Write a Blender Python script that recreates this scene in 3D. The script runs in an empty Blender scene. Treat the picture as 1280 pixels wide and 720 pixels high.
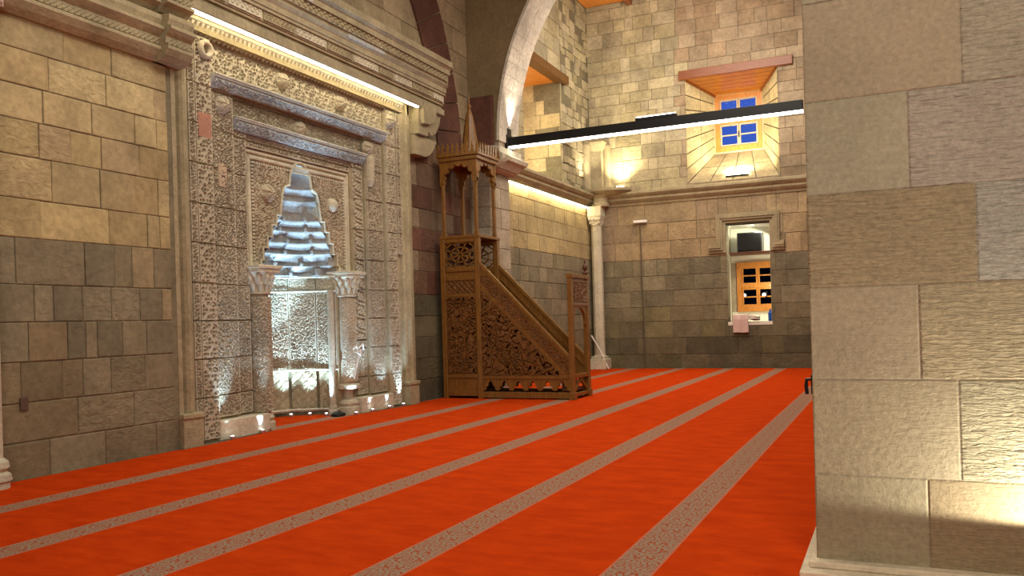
import bpy, bmesh, math, random
import numpy as np
from mathutils import Matrix, Vector
random.seed(7)
S = bpy.context.scene
COL = S.collection

# ------------------------------------------------------------------ camera
cam = bpy.data.cameras.new('camera')
co = bpy.data.objects.new('camera', cam); COL.objects.link(co)
cam.sensor_width = 36.0
cam.lens = 1040.0 / 1280.0 * 36.0
cam.shift_y = 41.7 / 1280.0
cam.clip_end = 200
yaw, roll = math.radians(24.67), math.radians(-1.636)
fw = Vector((-math.sin(yaw), math.cos(yaw), 0)); rt = Vector((math.cos(yaw), math.sin(yaw), 0)); up = Vector((0, 0, 1))
r2 = math.cos(roll) * rt + math.sin(roll) * up
u2 = -math.sin(roll) * rt + math.cos(roll) * up
m = Matrix.Identity(4)
for i in range(3):
    m[i][0] = r2[i]; m[i][1] = u2[i]; m[i][2] = -fw[i]
m.translation = (0, 0, 1.55)
co.matrix_world = m
S.camera = co

# ------------------------------------------------------------------ world, exposure
S.view_settings.view_transform = 'Standard'
S.view_settings.look = 'None'
S.view_settings.exposure = 0.0
S.view_settings.gamma = 1.0
S.view_settings.use_curve_mapping = False
w = bpy.data.worlds.new('dusk'); S.world = w; w.use_nodes = True
w.node_tree.nodes['Background'].inputs[0].default_value = (0.035, 0.085, 0.42, 1)
w.node_tree.nodes['Background'].inputs[1].default_value = 1.3

# ------------------------------------------------------------------ large unseen area lights, added for the warm ambient of the hall
WARM = (1.0, 0.78, 0.50)
NEUT = (1.0, 0.90, 0.74)
COOL = (0.46, 0.74, 1.0)
def lamp(kind, name, loc, power, color, target=None, **kw):
    l = bpy.data.lights.new(name, kind); l.energy = power; l.color = color
    for k, v in kw.items(): setattr(l, k, v)
    o = bpy.data.objects.new(name, l); COL.objects.link(o); o.location = loc
    if target is not None:
        d = Vector(target) - Vector(loc)
        o.rotation_euler = d.to_track_quat('-Z', 'Y').to_euler()
    return o
lamp('AREA', 'hall_fill', (-3.2, 7.5, 9.0), 470, NEUT, (-4.5, 9.0, 0), shape='RECTANGLE', size=5.0, size_y=5.0)
lamp('AREA', 'hall_fill', (-2.5, 13.5, 9.0), 330, NEUT, (-4.0, 13.5, 0), shape='RECTANGLE', size=4.0, size_y=3.0)
lamp('AREA', 'hall_fill', (-3.8, 20.0, 9.4), 560, NEUT, (-6.0, 24.0, 3.0), shape='RECTANGLE', size=4.0, size_y=4.0)
lamp('AREA', 'hall_fill', (1.2, -1.8, 5.0), 500, NEUT, (-1.5, 8.0, 2.0), shape='RECTANGLE', size=3.0, size_y=3.0)

# ------------------------------------------------------------------ helpers
class MB:
    def __init__(s): s.v = []; s.f = []; s.c = []
    def face(s, pts, c=None):
        n = len(s.v); s.v += [tuple(p) for p in pts]; s.f.append(tuple(range(n, n + len(pts)))); s.c.append(c)
    def add(s, verts, faces, c=None):
        n = len(s.v); s.v += [tuple(p) for p in verts]
        for f in faces: s.f.append(tuple(i + n for i in f)); s.c.append(c)
        return s
    def box(s, x0, x1, y0, y1, z0, z1, c=None, b=0.0):
        if b <= 0:
            v = [(x, y, z) for z in (z0, z1) for y in (y0, y1) for x in (x0, x1)]
            s.add(v, [(0, 2, 3, 1), (4, 5, 7, 6), (0, 1, 5, 4), (2, 6, 7, 3), (0, 4, 6, 2), (1, 3, 7, 5)], c); return s
        bm = bmesh.new(); bmesh.ops.create_cube(bm, size=1)
        for v in bm.verts: v.co = ((x0 + x1) / 2 + v.co.x * (x1 - x0), (y0 + y1) / 2 + v.co.y * (y1 - y0), (z0 + z1) / 2 + v.co.z * (z1 - z0))
        bmesh.ops.bevel(bm, geom=bm.edges[:], offset=b, segments=2, affect='EDGES', profile=0.5)
        s.frombm(bm, c); return s
    def frombm(s, bm, c=None):
        bm.verts.ensure_lookup_table()
        for i, v in enumerate(bm.verts): v.index = i
        s.add([v.co[:] for v in bm.verts], [[v.index for v in f.verts] for f in bm.faces], c); bm.free()
    def rings(s, rings, closed=True, caps=True, c=None):
        n = len(rings[0]); vs = [p for r in rings for p in r]; fs = []
        for k in range(len(rings) - 1):
            for i in range(n if closed else n - 1):
                j = (i + 1) % n
                fs.append((k * n + i, k * n + j, (k + 1) * n + j, (k + 1) * n + i))
        if caps and closed:
            fs.append(tuple(range(n - 1, -1, -1))); fs.append(tuple((len(rings) - 1) * n + i for i in range(n)))
        s.add(vs, fs, c); return s
    def lathe(s, cx, cy, prof, n=24, c=None, a0=0.0, sq=None):
        R = []
        for r, z in prof:
            R.append([(cx + r * math.cos(a0 + 2 * math.pi * i / n), cy + r * math.sin(a0 + 2 * math.pi * i / n), z) for i in range(n)])
        return s.rings(R, c=c)
    def bar(s, p0, p1, wd, ht=None, c=None, upv=(0, 0, 1)):
        ht = ht or wd
        p0 = Vector(p0); p1 = Vector(p1); d = (p1 - p0).normalized(); u = Vector(upv)
        if abs(d.dot(u)) > .95: u = Vector((0, 1, 0))
        a = d.cross(u).normalized(); b = a.cross(d)
        R = [[p + a * sx * wd / 2 + b * sy * ht / 2 for sx, sy in ((-1, -1), (1, -1), (1, 1), (-1, 1))] for p in (p0, p1)]
        return s.rings(R, c=c)
    def tube(s, path, r, n=8, c=None):
        P = [Vector(p) for p in path]; R = []
        rr = r if isinstance(r, (list, tuple)) else [r] * len(P)
        d0 = (P[1] - P[0]).normalized(); u = Vector((0, 0, 1)) if abs(d0.z) < .9 else Vector((0, 1, 0))
        a = d0.cross(u).normalized()
        for i, p in enumerate(P):
            d = (P[min(i + 1, len(P) - 1)] - P[max(i - 1, 0)]).normalized()
            a = (a - d * a.dot(d)).normalized(); b = d.cross(a)
            R.append([p + a * rr[i] * math.cos(2 * math.pi * k / n) + b * rr[i] * math.sin(2 * math.pi * k / n) for k in range(n)])
        return s.rings(R, c=c)
    def prism(s, poly, axis, a, b, c=None):
        # poly: list of 2D points; axis x -> (y,z), axis y -> (x,z), axis z -> (x,y)
        def P(q, t): return {'x': (t, q[0], q[1]), 'y': (q[0], t, q[1]), 'z': (q[0], q[1], t)}[axis]
        n = len(poly); vs = [P(q, a) for q in poly] + [P(q, b) for q in poly]
        fs = [tuple(range(n - 1, -1, -1)), tuple(range(n, 2 * n))] + [(i, (i + 1) % n, n + (i + 1) % n, n + i) for i in range(n)]
        s.add(vs, fs, c); return s
    def sweep(s, prof, axis, a, b, c=None): return s.prism(prof, axis, a, b, c)
    def sheet(s, U, V, mapf, H, depth, back=0.03, c=None):
        # displaced relief sheet, H array (nv,nu) 0..1, edges turned back
        nu, nv = len(U), len(V)
        HH = H * depth
        HH[0, :] = HH[-1, :] = -back; HH[:, 0] = HH[:, -1] = -back
        uu, vv = np.meshgrid(U, V)
        uu = uu.copy(); vv = vv.copy(); uu[:, 0] = uu[:, 1]; uu[:, -1] = uu[:, -2]; vv[0, :] = vv[1, :]; vv[-1, :] = vv[-2, :]
        X, Y, Z = mapf(uu, vv, HH)
        base = len(s.v)
        s.v += list(zip(X.ravel().tolist(), Y.ravel().tolist(), Z.ravel().tolist()))
        for j in range(nv - 1):
            o = base + j * nu
            for i in range(nu - 1):
                s.f.append((o + i, o + i + 1, o + nu + i + 1, o + nu + i)); s.c.append(c)
        return s

def mesh_obj(name, mb, mat, off=(0, 0, 0), smooth=False, fix=True):
    me = bpy.data.meshes.new(name)
    ox, oy, oz = off
    me.from_pydata([(x - ox, y - oy, z - oz) for x, y, z in mb.v], [], mb.f)
    if any(c is not None for c in mb.c):
        ca = me.color_attributes.new('tint', 'FLOAT_COLOR', 'CORNER')
        arr = np.ones((len(me.loops), 4), dtype=np.float32)
        k = 0
        for f, c in zip(mb.f, mb.c):
            n = len(f)
            if c is None: c = (1, 1, 1, 0)
            arr[k:k + n] = (c[0], c[1], c[2], c[3] if len(c) > 3 else 0.5); k += n
        ca.data.foreach_set('color', arr.ravel())
    if fix and len(mb.f) < 60000:
        bm = bmesh.new(); bm.from_mesh(me)
        bmesh.ops.recalc_face_normals(bm, faces=bm.faces[:]); bm.to_mesh(me); bm.free()
    if smooth:
        me.polygons.foreach_set('use_smooth', [True] * len(me.polygons))
    me.update()
    me.materials.append(mat)
    o = bpy.data.objects.new(name, me); COL.objects.link(o); return o

def tag(o, label=None, cat=None, group=None, kind=None):
    if label: o['label'] = label
    if cat: o['category'] = cat
    if group: o['group'] = group
    if kind: o['kind'] = kind
    return o
def thing(name, label, cat, loc, group=None):
    o = bpy.data.objects.new(name, None); COL.objects.link(o); o.location = loc; o.empty_display_size = .2
    return tag(o, label, cat, group)
def root_loc(p):
    while p.parent: p = p.parent
    return p.location
def part(name, mb, mat, parent, smooth=False, label=None, fix=True):
    o = mesh_obj(name, mb, mat, root_loc(parent), smooth, fix); o.parent = parent
    if label: o['label'] = label
    return o
def solo(name, mb, mat, label, cat, group=None, smooth=False, loc=None):
    if loc is None:
        a = np.array(mb.v); loc = ((a[:, 0].min() + a[:, 0].max()) / 2, (a[:, 1].min() + a[:, 1].max()) / 2, a[:, 2].min())
    o = mesh_obj(name, mb, mat, loc, smooth); o.location = loc
    return tag(o, label, cat, group)
def struct(name, mb, mat, smooth=False, parent=None):
    o = mesh_obj(name, mb, mat, (0, 0, 0), smooth); o['kind'] = 'structure'
    if parent: o.parent = parent
    return o
def dup(o, parent=None):
    c = o.copy(); COL.objects.link(c)
    if parent is not None: c.parent = parent
    for ch in list(o.children): dup(ch, c)
    return c

# ------------------------------------------------------------------ materials
def newmat(name):
    mt = bpy.data.materials.new(name); mt.use_nodes = True
    return mt, mt.node_tree.nodes, mt.node_tree.links, mt.node_tree.nodes['Principled BSDF']
def N(nodes, t, **kw):
    n = nodes.new(t)
    for k, v in kw.items():
        if k.startswith('i_'): n.inputs[k[2:].replace('_', ' ')].default_value = v
        else: setattr(n, k, v)
    return n
def stone_mat(name, base=None, var=0.35, bump=0.6, rough=0.9, tool=1.0, toolscale=(10, 10, 55), dist=0.02, fine=16):
    mt, n, l, b = newmat(name)
    tc = N(n, 'ShaderNodeTexCoord')
    n1 = N(n, 'ShaderNodeTexNoise', i_Scale=1.7, i_Detail=6, i_Roughness=.6)
    n2 = N(n, 'ShaderNodeTexNoise', i_Scale=fine, i_Detail=9, i_Roughness=.65)
    mp = N(n, 'ShaderNodeMapping'); mp.inputs['Scale'].default_value = toolscale
    n3 = N(n, 'ShaderNodeTexNoise', i_Scale=1.0, i_Detail=3, i_Distortion=.8)
    for q in (n1, n2): l.new(tc.outputs['Object'], q.inputs['Vector'])
    l.new(tc.outputs['Object'], mp.inputs['Vector']); l.new(mp.outputs[0], n3.inputs['Vector'])
    if base is None:
        at = N(n, 'ShaderNodeAttribute', attribute_name='tint'); colr = at.outputs['Color']; alpha = at.outputs['Alpha']
    else:
        rgb = N(n, 'ShaderNodeRGB'); rgb.outputs[0].default_value = (*base, 1); colr = rgb.outputs[0]; alpha = None
    mr = N(n, 'ShaderNodeMapRange'); mr.inputs['From Min'].default_value = .3; mr.inputs['From Max'].default_value = .7
    mr.inputs['To Min'].default_value = 1 - var; mr.inputs['To Max'].default_value = 1 + var * .6
    l.new(n1.outputs['Fac'], mr.inputs['Value'])
    mr2 = N(n, 'ShaderNodeMapRange'); mr2.inputs['From Min'].default_value = .3; mr2.inputs['From Max'].default_value = .7
    mr2.inputs['To Min'].default_value = .78; mr2.inputs['To Max'].default_value = 1.16
    l.new(n2.outputs['Fac'], mr2.inputs['Value'])
    mu = N(n, 'ShaderNodeMath', operation='MULTIPLY'); l.new(mr.outputs[0], mu.inputs[0]); l.new(mr2.outputs[0], mu.inputs[1])
    vm = N(n, 'ShaderNodeVectorMath', operation='SCALE'); l.new(colr, vm.inputs[0]); l.new(mu.outputs[0], vm.inputs['Scale'])
    l.new(vm.outputs[0], b.inputs['Base Color'])
    b.inputs['Roughness'].default_value = rough
    b.inputs['Specular IOR Level'].default_value = .25
    m3 = N(n, 'ShaderNodeMath', operation='MULTIPLY'); l.new(n3.outputs['Fac'], m3.inputs[0])
    if alpha is not None: l.new(alpha, m3.inputs[1])
    else: m3.inputs[1].default_value = .4
    m4 = N(n, 'ShaderNodeMath', operation='MULTIPLY'); l.new(m3.outputs[0], m4.inputs[0]); m4.inputs[1].default_value = tool * 1.6
    m5 = N(n, 'ShaderNodeMath', operation='MULTIPLY_ADD'); l.new(n2.outputs['Fac'], m5.inputs[0]); m5.inputs[1].default_value = .6; l.new(m4.outputs[0], m5.inputs[2])
    bp = N(n, 'ShaderNodeBump'); bp.inputs['Strength'].default_value = bump; bp.inputs['Distance'].default_value = dist
    l.new(m5.outputs[0], bp.inputs['Height']); l.new(bp.outputs[0], b.inputs['Normal'])
    return mt
M_block = stone_mat('ashlar_stone', None, .30, .75, toolscale=(7, 7, 13), dist=.022, fine=13)
M_pier = stone_mat('tooled_pier_stone', None, .14, .9, tool=3.0, toolscale=(11, 11, 60), dist=.014, fine=30)
M_carve = stone_mat('carved_stone', (.45, .39, .29), .22, .35)
M_mould = stone_mat('moulding_stone', (.37, .31, .195), .3, .6)
M_light = stone_mat('pale_stone', (.56, .51, .39), .25, .5)
M_red = stone_mat('red_stone', (.12, .05, .034), .35, .6)
M_brown = stone_mat('brown_plaster', (.21, .15, .08), .2, .3)
M_grey = stone_mat('grey_blue_stone', (.42, .42, .40), .25, .4)
M_mortar = stone_mat('mortar', (.18, .14, .10), .2, .4)

def simple(name, col, rough=.5, metal=0, var=0, scale=20, spec=.4):
    mt, n, l, b = newmat(name)
    b.inputs['Base Color'].default_value = (*col, 1); b.inputs['Roughness'].default_value = rough; b.inputs['Metallic'].default_value = metal
    b.inputs['Specular IOR Level'].default_value = spec
    tc = N(n, 'ShaderNodeTexCoord'); nz = N(n, 'ShaderNodeTexNoise', i_Scale=scale, i_Detail=4)
    l.new(tc.outputs['Object'], nz.inputs['Vector'])
    mx = N(n, 'ShaderNodeMix', data_type='RGBA'); mx.inputs[6].default_value = (*[c * (1 - var) for c in col], 1); mx.inputs[7].default_value = (*[min(1, c * (1 + var)) for c in col], 1)
    l.new(nz.outputs['Fac'], mx.inputs[0]); l.new(mx.outputs[2], b.inputs['Base Color'])
    return mt
def wood(name, c1, c2, rough=.35, sc=(3, 3, 28), axis=None):
    mt, n, l, b = newmat(name)
    tc = N(n, 'ShaderNodeTexCoord'); mp = N(n, 'ShaderNodeMapping'); mp.inputs['Scale'].default_value = sc
    nz = N(n, 'ShaderNodeTexNoise', i_Scale=1.5, i_Detail=6, i_Distortion=1.2)
    l.new(tc.outputs['Object'], mp.inputs[0]); l.new(mp.outputs[0], nz.inputs['Vector'])
    mx = N(n, 'ShaderNodeMix', data_type='RGBA'); mx.inputs[6].default_value = (*c1, 1); mx.inputs[7].default_value = (*c2, 1)
    mr = N(n, 'ShaderNodeMapRange'); mr.inputs['From Min'].default_value = .35; mr.inputs['From Max'].default_value = .65
    l.new(nz.outputs['Fac'], mr.inputs['Value']); l.new(mr.outputs[0], mx.inputs[0]); l.new(mx.outputs[2], b.inputs['Base Color'])
    b.inputs['Roughness'].default_value = rough; b.inputs['Specular IOR Level'].default_value = .35
    bp = N(n, 'ShaderNodeBump'); bp.inputs['Strength'].default_value = .15; bp.inputs['Distance'].default_value = .004
    l.new(nz.outputs['Fac'], bp.inputs['Height']); l.new(bp.outputs[0], b.inputs['Normal'])
    return mt
M_wood = wood('honey_walnut', (.135, .060, .014), (.235, .108, .022), .36, (22, 22, 3))
M_wooddk = wood('carved_walnut', (.10, .043, .012), (.18, .078, .020), .36, (12, 12, 4))
M_wooddeep = wood('dark_walnut', (.07, .022, .010), (.12, .04, .016), .45, (20, 3, 20))
M_lintel = wood('red_brown_beam', (.16, .045, .014), (.23, .07, .022), .35, (3, 20, 20))
M_orange = wood('orange_varnished_boards', (.50, .17, .025), (.66, .25, .045), .28, (4, 20, 20))
M_frame = wood('orange_window_frame', (.42, .16, .03), (.58, .24, .05), .35, (18, 18, 3))
M_black = simple('black_metal', (.012, .012, .013), .38, .3)
M_blacksoft = simple('black_plastic', (.02, .021, .025), .3)
M_white = simple('white_plaster', (.78, .76, .66), .7, var=.06, scale=6)
M_whitepl = simple('white_plastic', (.8, .8, .78), .4)
M_cloth = simple('pink_cloth', (.62, .46, .43), .9, var=.15, scale=30)
M_cloth2 = simple('white_cloth', (.8, .76, .68), .9, var=.1, scale=30)
M_blue = simple('blue_plastic', (.02, .10, .45), .3)
M_steel = simple('steel', (.55, .55, .55), .3, .9)
M_dark = simple('dark_backdrop', (.010, .010, .012), .9)
def emis(name, col, st):
    mt, n, l, b = newmat(name)
    b.inputs['Base Color'].default_value = (*col, 1)
    b.inputs['Emission Color'].default_value = (*col, 1); b.inputs['Emission Strength'].default_value = st
    return mt
M_led = emis('warm_led', (1.0, .86, .52), 26)
M_led2 = emis('warm_led_soft', (1.0, .82, .45), 42)
M_ledw = emis('neutral_led', (1.0, .93, .78), 14)
M_spot = emis('cold_spot_lens', (.85, .93, 1.0), 18)
M_flood = emis('flood_lens', (1.0, .86, .5), 30)
M_reflection = emis('pane_reflection_glow', (.9, .95, 1.0), 2.5)  # glow of the imitated reflections in the lower window
mt, n_, l_, b_ = newmat('window_glass')
b_.inputs['Base Color'].default_value = (1, 1, 1, 1); b_.inputs['Roughness'].default_value = .03
b_.inputs['Transmission Weight'].default_value = 1.0; b_.inputs['IOR'].default_value = 1.05
M_glass = mt

def carpet_mat():
    mt, n, l, b = newmat('red_prayer_carpet')
    tc = N(n, 'ShaderNodeTexCoord'); sp = N(n, 'ShaderNodeSeparateXYZ'); l.new(tc.outputs['Object'], sp.inputs[0])
    def M(op, a, bb=None, cc=None):
        q = N(n, 'ShaderNodeMath', operation=op)
        for i, v in enumerate((a, bb, cc)):
            if v is None: continue
            if isinstance(v, (int, float)): q.inputs[i].default_value = v
            else: l.new(v, q.inputs[i])
        return q.outputs[0]
    x = sp.outputs['X']; y = sp.outputs['Y']
    t = M('DIVIDE', M('ADD', x, 1.51), 1.445)
    d = M('MULTIPLY', M('SUBTRACT', t, M('ROUND', t)), 1.445)       # signed distance to stripe centre
    ad = M('ABSOLUTE', d)
    instripe = M('LESS_THAN', ad, .150)
    line = M('MULTIPLY', M('GREATER_THAN', ad, .134), instripe)
    # scroll pattern: waving stem plus curls, mirrored about the stripe centre
    cmb = N(n, 'ShaderNodeCombineXYZ'); l.new(M('MULTIPLY', ad, 1.0), cmb.inputs[0])
    yy = M('PINGPONG', y, .36); l.new(yy, cmb.inputs[1])
    nz = N(n, 'ShaderNodeTexVoronoi', voronoi_dimensions='2D', i_Scale=10.5, i_Randomness=.75)
    nw = N(n, 'ShaderNodeTexNoise', i_Scale=9.0, i_Detail=0.0); l.new(cmb.outputs[0], nw.inputs['Vector'])
    va = N(n, 'ShaderNodeVectorMath', operation='SCALE'); l.new(nw.outputs['Color'], va.inputs[0]); va.inputs['Scale'].default_value = .09
    vb = N(n, 'ShaderNodeVectorMath', operation='ADD'); l.new(cmb.outputs[0], vb.inputs[0]); l.new(va.outputs[0], vb.inputs[1]); l.new(vb.outputs[0], nz.inputs['Vector'])
    k = M('MULTIPLY', nz.outputs['Distance'], 3.3)
    fr = M('ABSOLUTE', M('SUBTRACT', M('FRACT', k), .5))
    curl = M('MULTIPLY', M('LESS_THAN', fr, .17), M('LESS_THAN', ad, .134))
    nz2 = N(n, 'ShaderNodeTexNoise', i_Scale=2.6, i_Detail=8, i_Roughness=.65); 
    mp = N(n, 'ShaderNodeMapping'); mp.inputs['Scale'].default_value = (1, 2.2, 1); l.new(tc.outputs['Object'], mp.inputs[0]); l.new(mp.outputs[0], nz2.inputs['Vector'])
    red = N(n, 'ShaderNodeMix', data_type='RGBA'); red.inputs[6].default_value = (.43, .034, .003, 1); red.inputs[7].default_value = (.55, .052, .004, 1)
    mr = N(n, 'ShaderNodeMapRange'); mr.inputs['From Min'].default_value = .35; mr.inputs['From Max'].default_value = .65
    l.new(nz2.outputs['Fac'], mr.inputs['Value']); l.new(mr.outputs[0], red.inputs[0])
    st = N(n, 'ShaderNodeMix', data_type='RGBA'); st.inputs[6].default_value = (.29, .21, .15, 1); st.inputs[7].default_value = (.32, .07, .03, 1)
    l.new(curl, st.inputs[0])
    st2 = N(n, 'ShaderNodeMix', data_type='RGBA'); l.new(st.outputs[2], st2.inputs[6]); st2.inputs[7].default_value = (.46, .15, .09, 1); l.new(line, st2.inputs[0])
    fin = N(n, 'ShaderNodeMix', data_type='RGBA'); l.new(red.outputs[2], fin.inputs[6]); l.new(st2.outputs[2], fin.inputs[7]); l.new(instripe, fin.inputs[0])
    l.new(fin.outputs[2], b.inputs['Base Color'])
    b.inputs['Roughness'].default_value = 1.0; b.inputs['Specular IOR Level'].default_value = .02
    nz3 = N(n, 'ShaderNodeTexNoise', i_Scale=260, i_Detail=2); l.new(tc.outputs['Object'], nz3.inputs['Vector'])
    bp = N(n, 'ShaderNodeBump'); bp.inputs['Strength'].default_value = .5; bp.inputs['Distance'].default_value = .004
    l.new(nz3.outputs['Fac'], bp.inputs['Height']); l.new(bp.outputs[0], b.inputs['Normal'])
    return mt
M_carpet = carpet_mat()

# ------------------------------------------------------------------ masonry generator
TAN = [(.45, .355, .18), (.49, .385, .195), (.42, .33, .17), (.46, .36, .195), (.40, .305, .16), (.45, .36, .195)]
TANP = [(.43, .33, .19), (.38, .30, .165)]
GRY = [(.235, .202, .13), (.205, .178, .118), (.25, .215, .14), (.19, .167, .11), (.225, .19, .12)]
DRK = [(.15, .13, .07), (.125, .11, .068), (.165, .14, .085), (.14, .12, .075)]
PALE = [(.52, .45, .28), (.56, .48, .31), (.48, .41, .25), (.54, .47, .32), (.45, .39, .26)]
def clip(rects, holes):
    for h in holes:
        out = []
        for (a, b, c, d, col) in rects:
            if h[1] <= a or h[0] >= b or h[3] <= c or h[2] >= d: out.append((a, b, c, d, col)); continue
            if a < h[0]: out.append((a, h[0], c, d, col))
            if b > h[1]: out.append((h[1], b, c, d, col))
            m0, m1 = max(a, h[0]), min(b, h[1])
            if c < h[2]: out.append((m0, m1, c, h[2], col))
            if d > h[3]: out.append((m0, m1, h[3], d, col))
        rects = out
    return [r for r in rects if r[1] - r[0] > .02 and r[3] - r[2] > .02]
def courses(u0, u1, v0, v1, hr, wr, colf, rnd):
    z = v0; out = []
    while z < v1 - .02:
        h = rnd.uniform(*hr); z2 = min(z + h, v1)
        if v1 - z2 < hr[0] * .5: z2 = v1
        u = u0 - rnd.uniform(0, wr[0])
        while u < u1:
            ww = rnd.uniform(*wr); ww = ww if rnd.random() < .8 else ww * .5
            a, b = max(u, u0), min(u + ww, u1)
            if b - a > .03: out.append((a, b, z, z2, colf((a + b) / 2, (z + z2) / 2, rnd)))
            u += ww
        z = z2
    return out
def lay(mb, rects, mapf, rnd, gap=.0055, dep=.018, jit=.003, rel=.006, rough=None):
    # each stone: jittered face, bevelled edge
    for (a, b, c, d, col) in rects:
        g = gap * rnd.uniform(.5, 1.5); o = rnd.uniform(-rel, rel); bv = min(.009, (b - a) * .2, (d - c) * .2)
        j = lambda: rnd.uniform(-jit, jit)
        outer = [(a + g + j(), c + g + j()), (b - g + j(), c + g + j()), (b - g + j(), d - g + j()), (a + g + j(), d - g + j())]
        inner = [(p[0] + sx * bv, p[1] + sy * bv) for p, (sx, sy) in zip(outer, ((1, 1), (-1, 1), (-1, -1), (1, -1)))]
        R = [[mapf(p[0], p[1], -dep) for p in outer], [mapf(p[0], p[1], o - bv * .6) for p in outer], [mapf(p[0], p[1], o) for p in inner]]
        al = rnd.choice((.1, .25, .5, 1.0)) if rough is None else rough
        cc = (*col[:3], al if len(col) < 4 else col[3])
        mb.rings(R, caps=False, c=cc); mb.face(R[2], cc)
def pick(pals, f=1.0):
    def g(u, v, r):
        c = r.choice(pals); k = f * r.uniform(.86, 1.12); return (c[0] * k, c[1] * k, c[2] * k)
    return g

MORT = (.20, .17, .11, .2)
# ------------------------------------------------------------------ floor, ceiling, shell
XQ = -8.55
b = MB(); b.box(-11, 8, -5, 27, -.3, -.012); struct('floor', b, M_mortar)
b = MB()
b.box(-11, 8.3, -5.2, 16.8, 12.2, 12.5); b.box(-11, 8.3, 16.8, 27, 11.6, 11.9)
struct('ceiling', b, M_brown)
b = MB()
x = -8.55
while x < 8:
    b.box(x, x + .235, 17.8, 24.8, 11.30, 11.36); x += .24
ceil2 = struct('ceiling_boards', b, M_orange)
b = MB()
for xx in (-7.2, -5.4, -3.6, -1.8, 0, 1.8): b.box(xx, xx + .16, 17.8, 24.8, 11.14, 11.30, b=.01)
struct('trim_ceiling_beams', b, M_lintel)
b = MB(); b.box(8, 8.3, -5, 27, -.02, 12.3); struct('wall_right', b, M_mould)
b = MB(); b.box(-11, 8.3, -5.3, -5, -.02, 12.3); struct('wall_rear', b, M_mould)

# ------------------------------------------------------------------ qibla wall, near section (left of the portal)
rnd = random.Random(3)
Zs = [5.06, 4.66, 4.27, 3.89, 3.50, 3.03, 2.61, 2.10, 1.69, 1.26, .82, .39, -.02]
J = [[6.54, 7.19], [6.35, 7.1, 7.81], [6.27, 6.89, 7.5, 7.84], [6.21, 6.6, 7.01, 7.56], [6.35, 6.98, 7.42, 7.84], [6.2, 7.09, 7.66, 7.85],
     [5.9, 6.74, 7.15, 7.41, 7.74], [6.1, 6.33, 6.7, 7.09, 7.51, 7.86], [6.02, 6.49, 6.73, 6.88, 7.24, 7.6], [5.92, 6.41, 6.68, 7.06, 7.56], [6.6, 7.38], [6.24, 6.96, 7.71]]
rects = []
for k in range(12):
    js = [4.0, 4.7, 5.3] + J[k] + [8.02]
    for a, c in zip(js[:-1], js[1:]):
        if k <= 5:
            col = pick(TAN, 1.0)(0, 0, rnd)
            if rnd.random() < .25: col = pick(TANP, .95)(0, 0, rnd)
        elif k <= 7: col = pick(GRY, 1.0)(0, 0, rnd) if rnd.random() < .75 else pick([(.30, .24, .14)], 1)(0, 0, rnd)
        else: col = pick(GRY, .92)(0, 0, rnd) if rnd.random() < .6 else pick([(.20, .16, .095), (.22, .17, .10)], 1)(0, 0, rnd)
        rects.append((a, c, Zs[k + 1], Zs[k], col))
rects += courses(4.0, 8.02, 5.06, 12.2, (.35, .5), (.5, 1.0), pick(TAN, .9), rnd)
b = MB(); fx = lambda u, v, h: (XQ + h, u, v)
lay(b, rects, fx, rnd)
b.box(-9.4, XQ - .015, -5, 8.10, -.02, 12.3, c=MORT)
rects = courses(-5, 4.0, -.02, 12.2, (.38, .48), (.5, 1.0), pick(TAN + GRY, .9), rnd)
lay(b, rects, fx, rnd)
struct('wall_left', b, M_block)

b = MB(); b.box(-8.58, -8.535, 5.90, 5.99, .74, .88, b=.003); struct('trim_hole_patch', b, simple('painted_hole_shade', (.10, .06, .045), .9))  # flush box, its dark colour stands in for the shade of a socket hole
# impost cornice on the left wall with a rope course
def ropes(mb, y0, y1, x, z, r, step=.075):
    y = y0
    while y < y1:
        mb.rings([[(x + r * .4 * math.cos(a) + .0, y + t * step * 1.15, z - r + t * 2 * r + r * .35 * math.sin(a)) for a in [2 * math.pi * q / 6 for q in range(6)]] for t in (0, .5, 1)])
        y += step
corn = thing('impost_cornice', 'moulded brown stone cornice with a rope band across the top of the left wall', 'cornice', (XQ, 6.8, 5.02))
b = MB()
prof = [(-8.6, 5.0), (-8.50, 5.0), (-8.42, 5.06), (-8.36, 5.13), (-8.36, 5.17), (-8.43, 5.19), (-8.40, 5.20), (-8.40, 5.29), (-8.36, 5.32), (-8.30, 5.37), (-8.30, 5.41), (-8.36, 5.43), (-8.33, 5.50), (-8.33, 5.56), (-8.6, 5.60)]
b.sweep(prof, 'y', 4.6, 8.0)
prof2 = [(p[0] + (.12 if i not in (0, len(prof) - 1) else 0), p[1] + .0) for i, p in enumerate(prof)]
b.sweep(prof2, 'y', 7.78, 8.2)
part('moulding', b, M_mould, corn)
b = MB(); ropes(b, 4.7, 7.8, -8.395, 5.245, .035); ropes(b, 7.8, 8.15, -8.275, 5.245, .035)
part('rope_band', b, M_mould, corn)
c2 = thing('corbel_cornice', 'short stepped stone corbel with a rope band, above the left cornice beside the portal', 'corbel', (XQ, 7.7, 5.62))
b = MB()
pr = [(-8.6, 5.60), (-8.46, 5.60), (-8.38, 5.66), (-8.30, 5.70), (-8.30, 5.74), (-8.36, 5.76), (-8.34, 5.86), (-8.28, 5.9), (-8.28, 6.3), (-8.6, 6.3)]
b.sweep(pr, 'y', 7.28, 7.98); b.sweep([(p[0] + (.10 if p[0] > -8.59 else 0), p[1]) for p in pr], 'y', 7.75, 8.2)
b.box(-8.6, -8.2, 7.5, 8.2, 6.3, 7.6, b=.01)
part('moulding', b, M_mould, c2)
b = MB(); ropes(b, 7.3, 7.75, -8.335, 5.81, .035); ropes(b, 7.75, 8.2, -8.235, 5.81, .035); part('rope_band', b, M_mould, c2)

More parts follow.
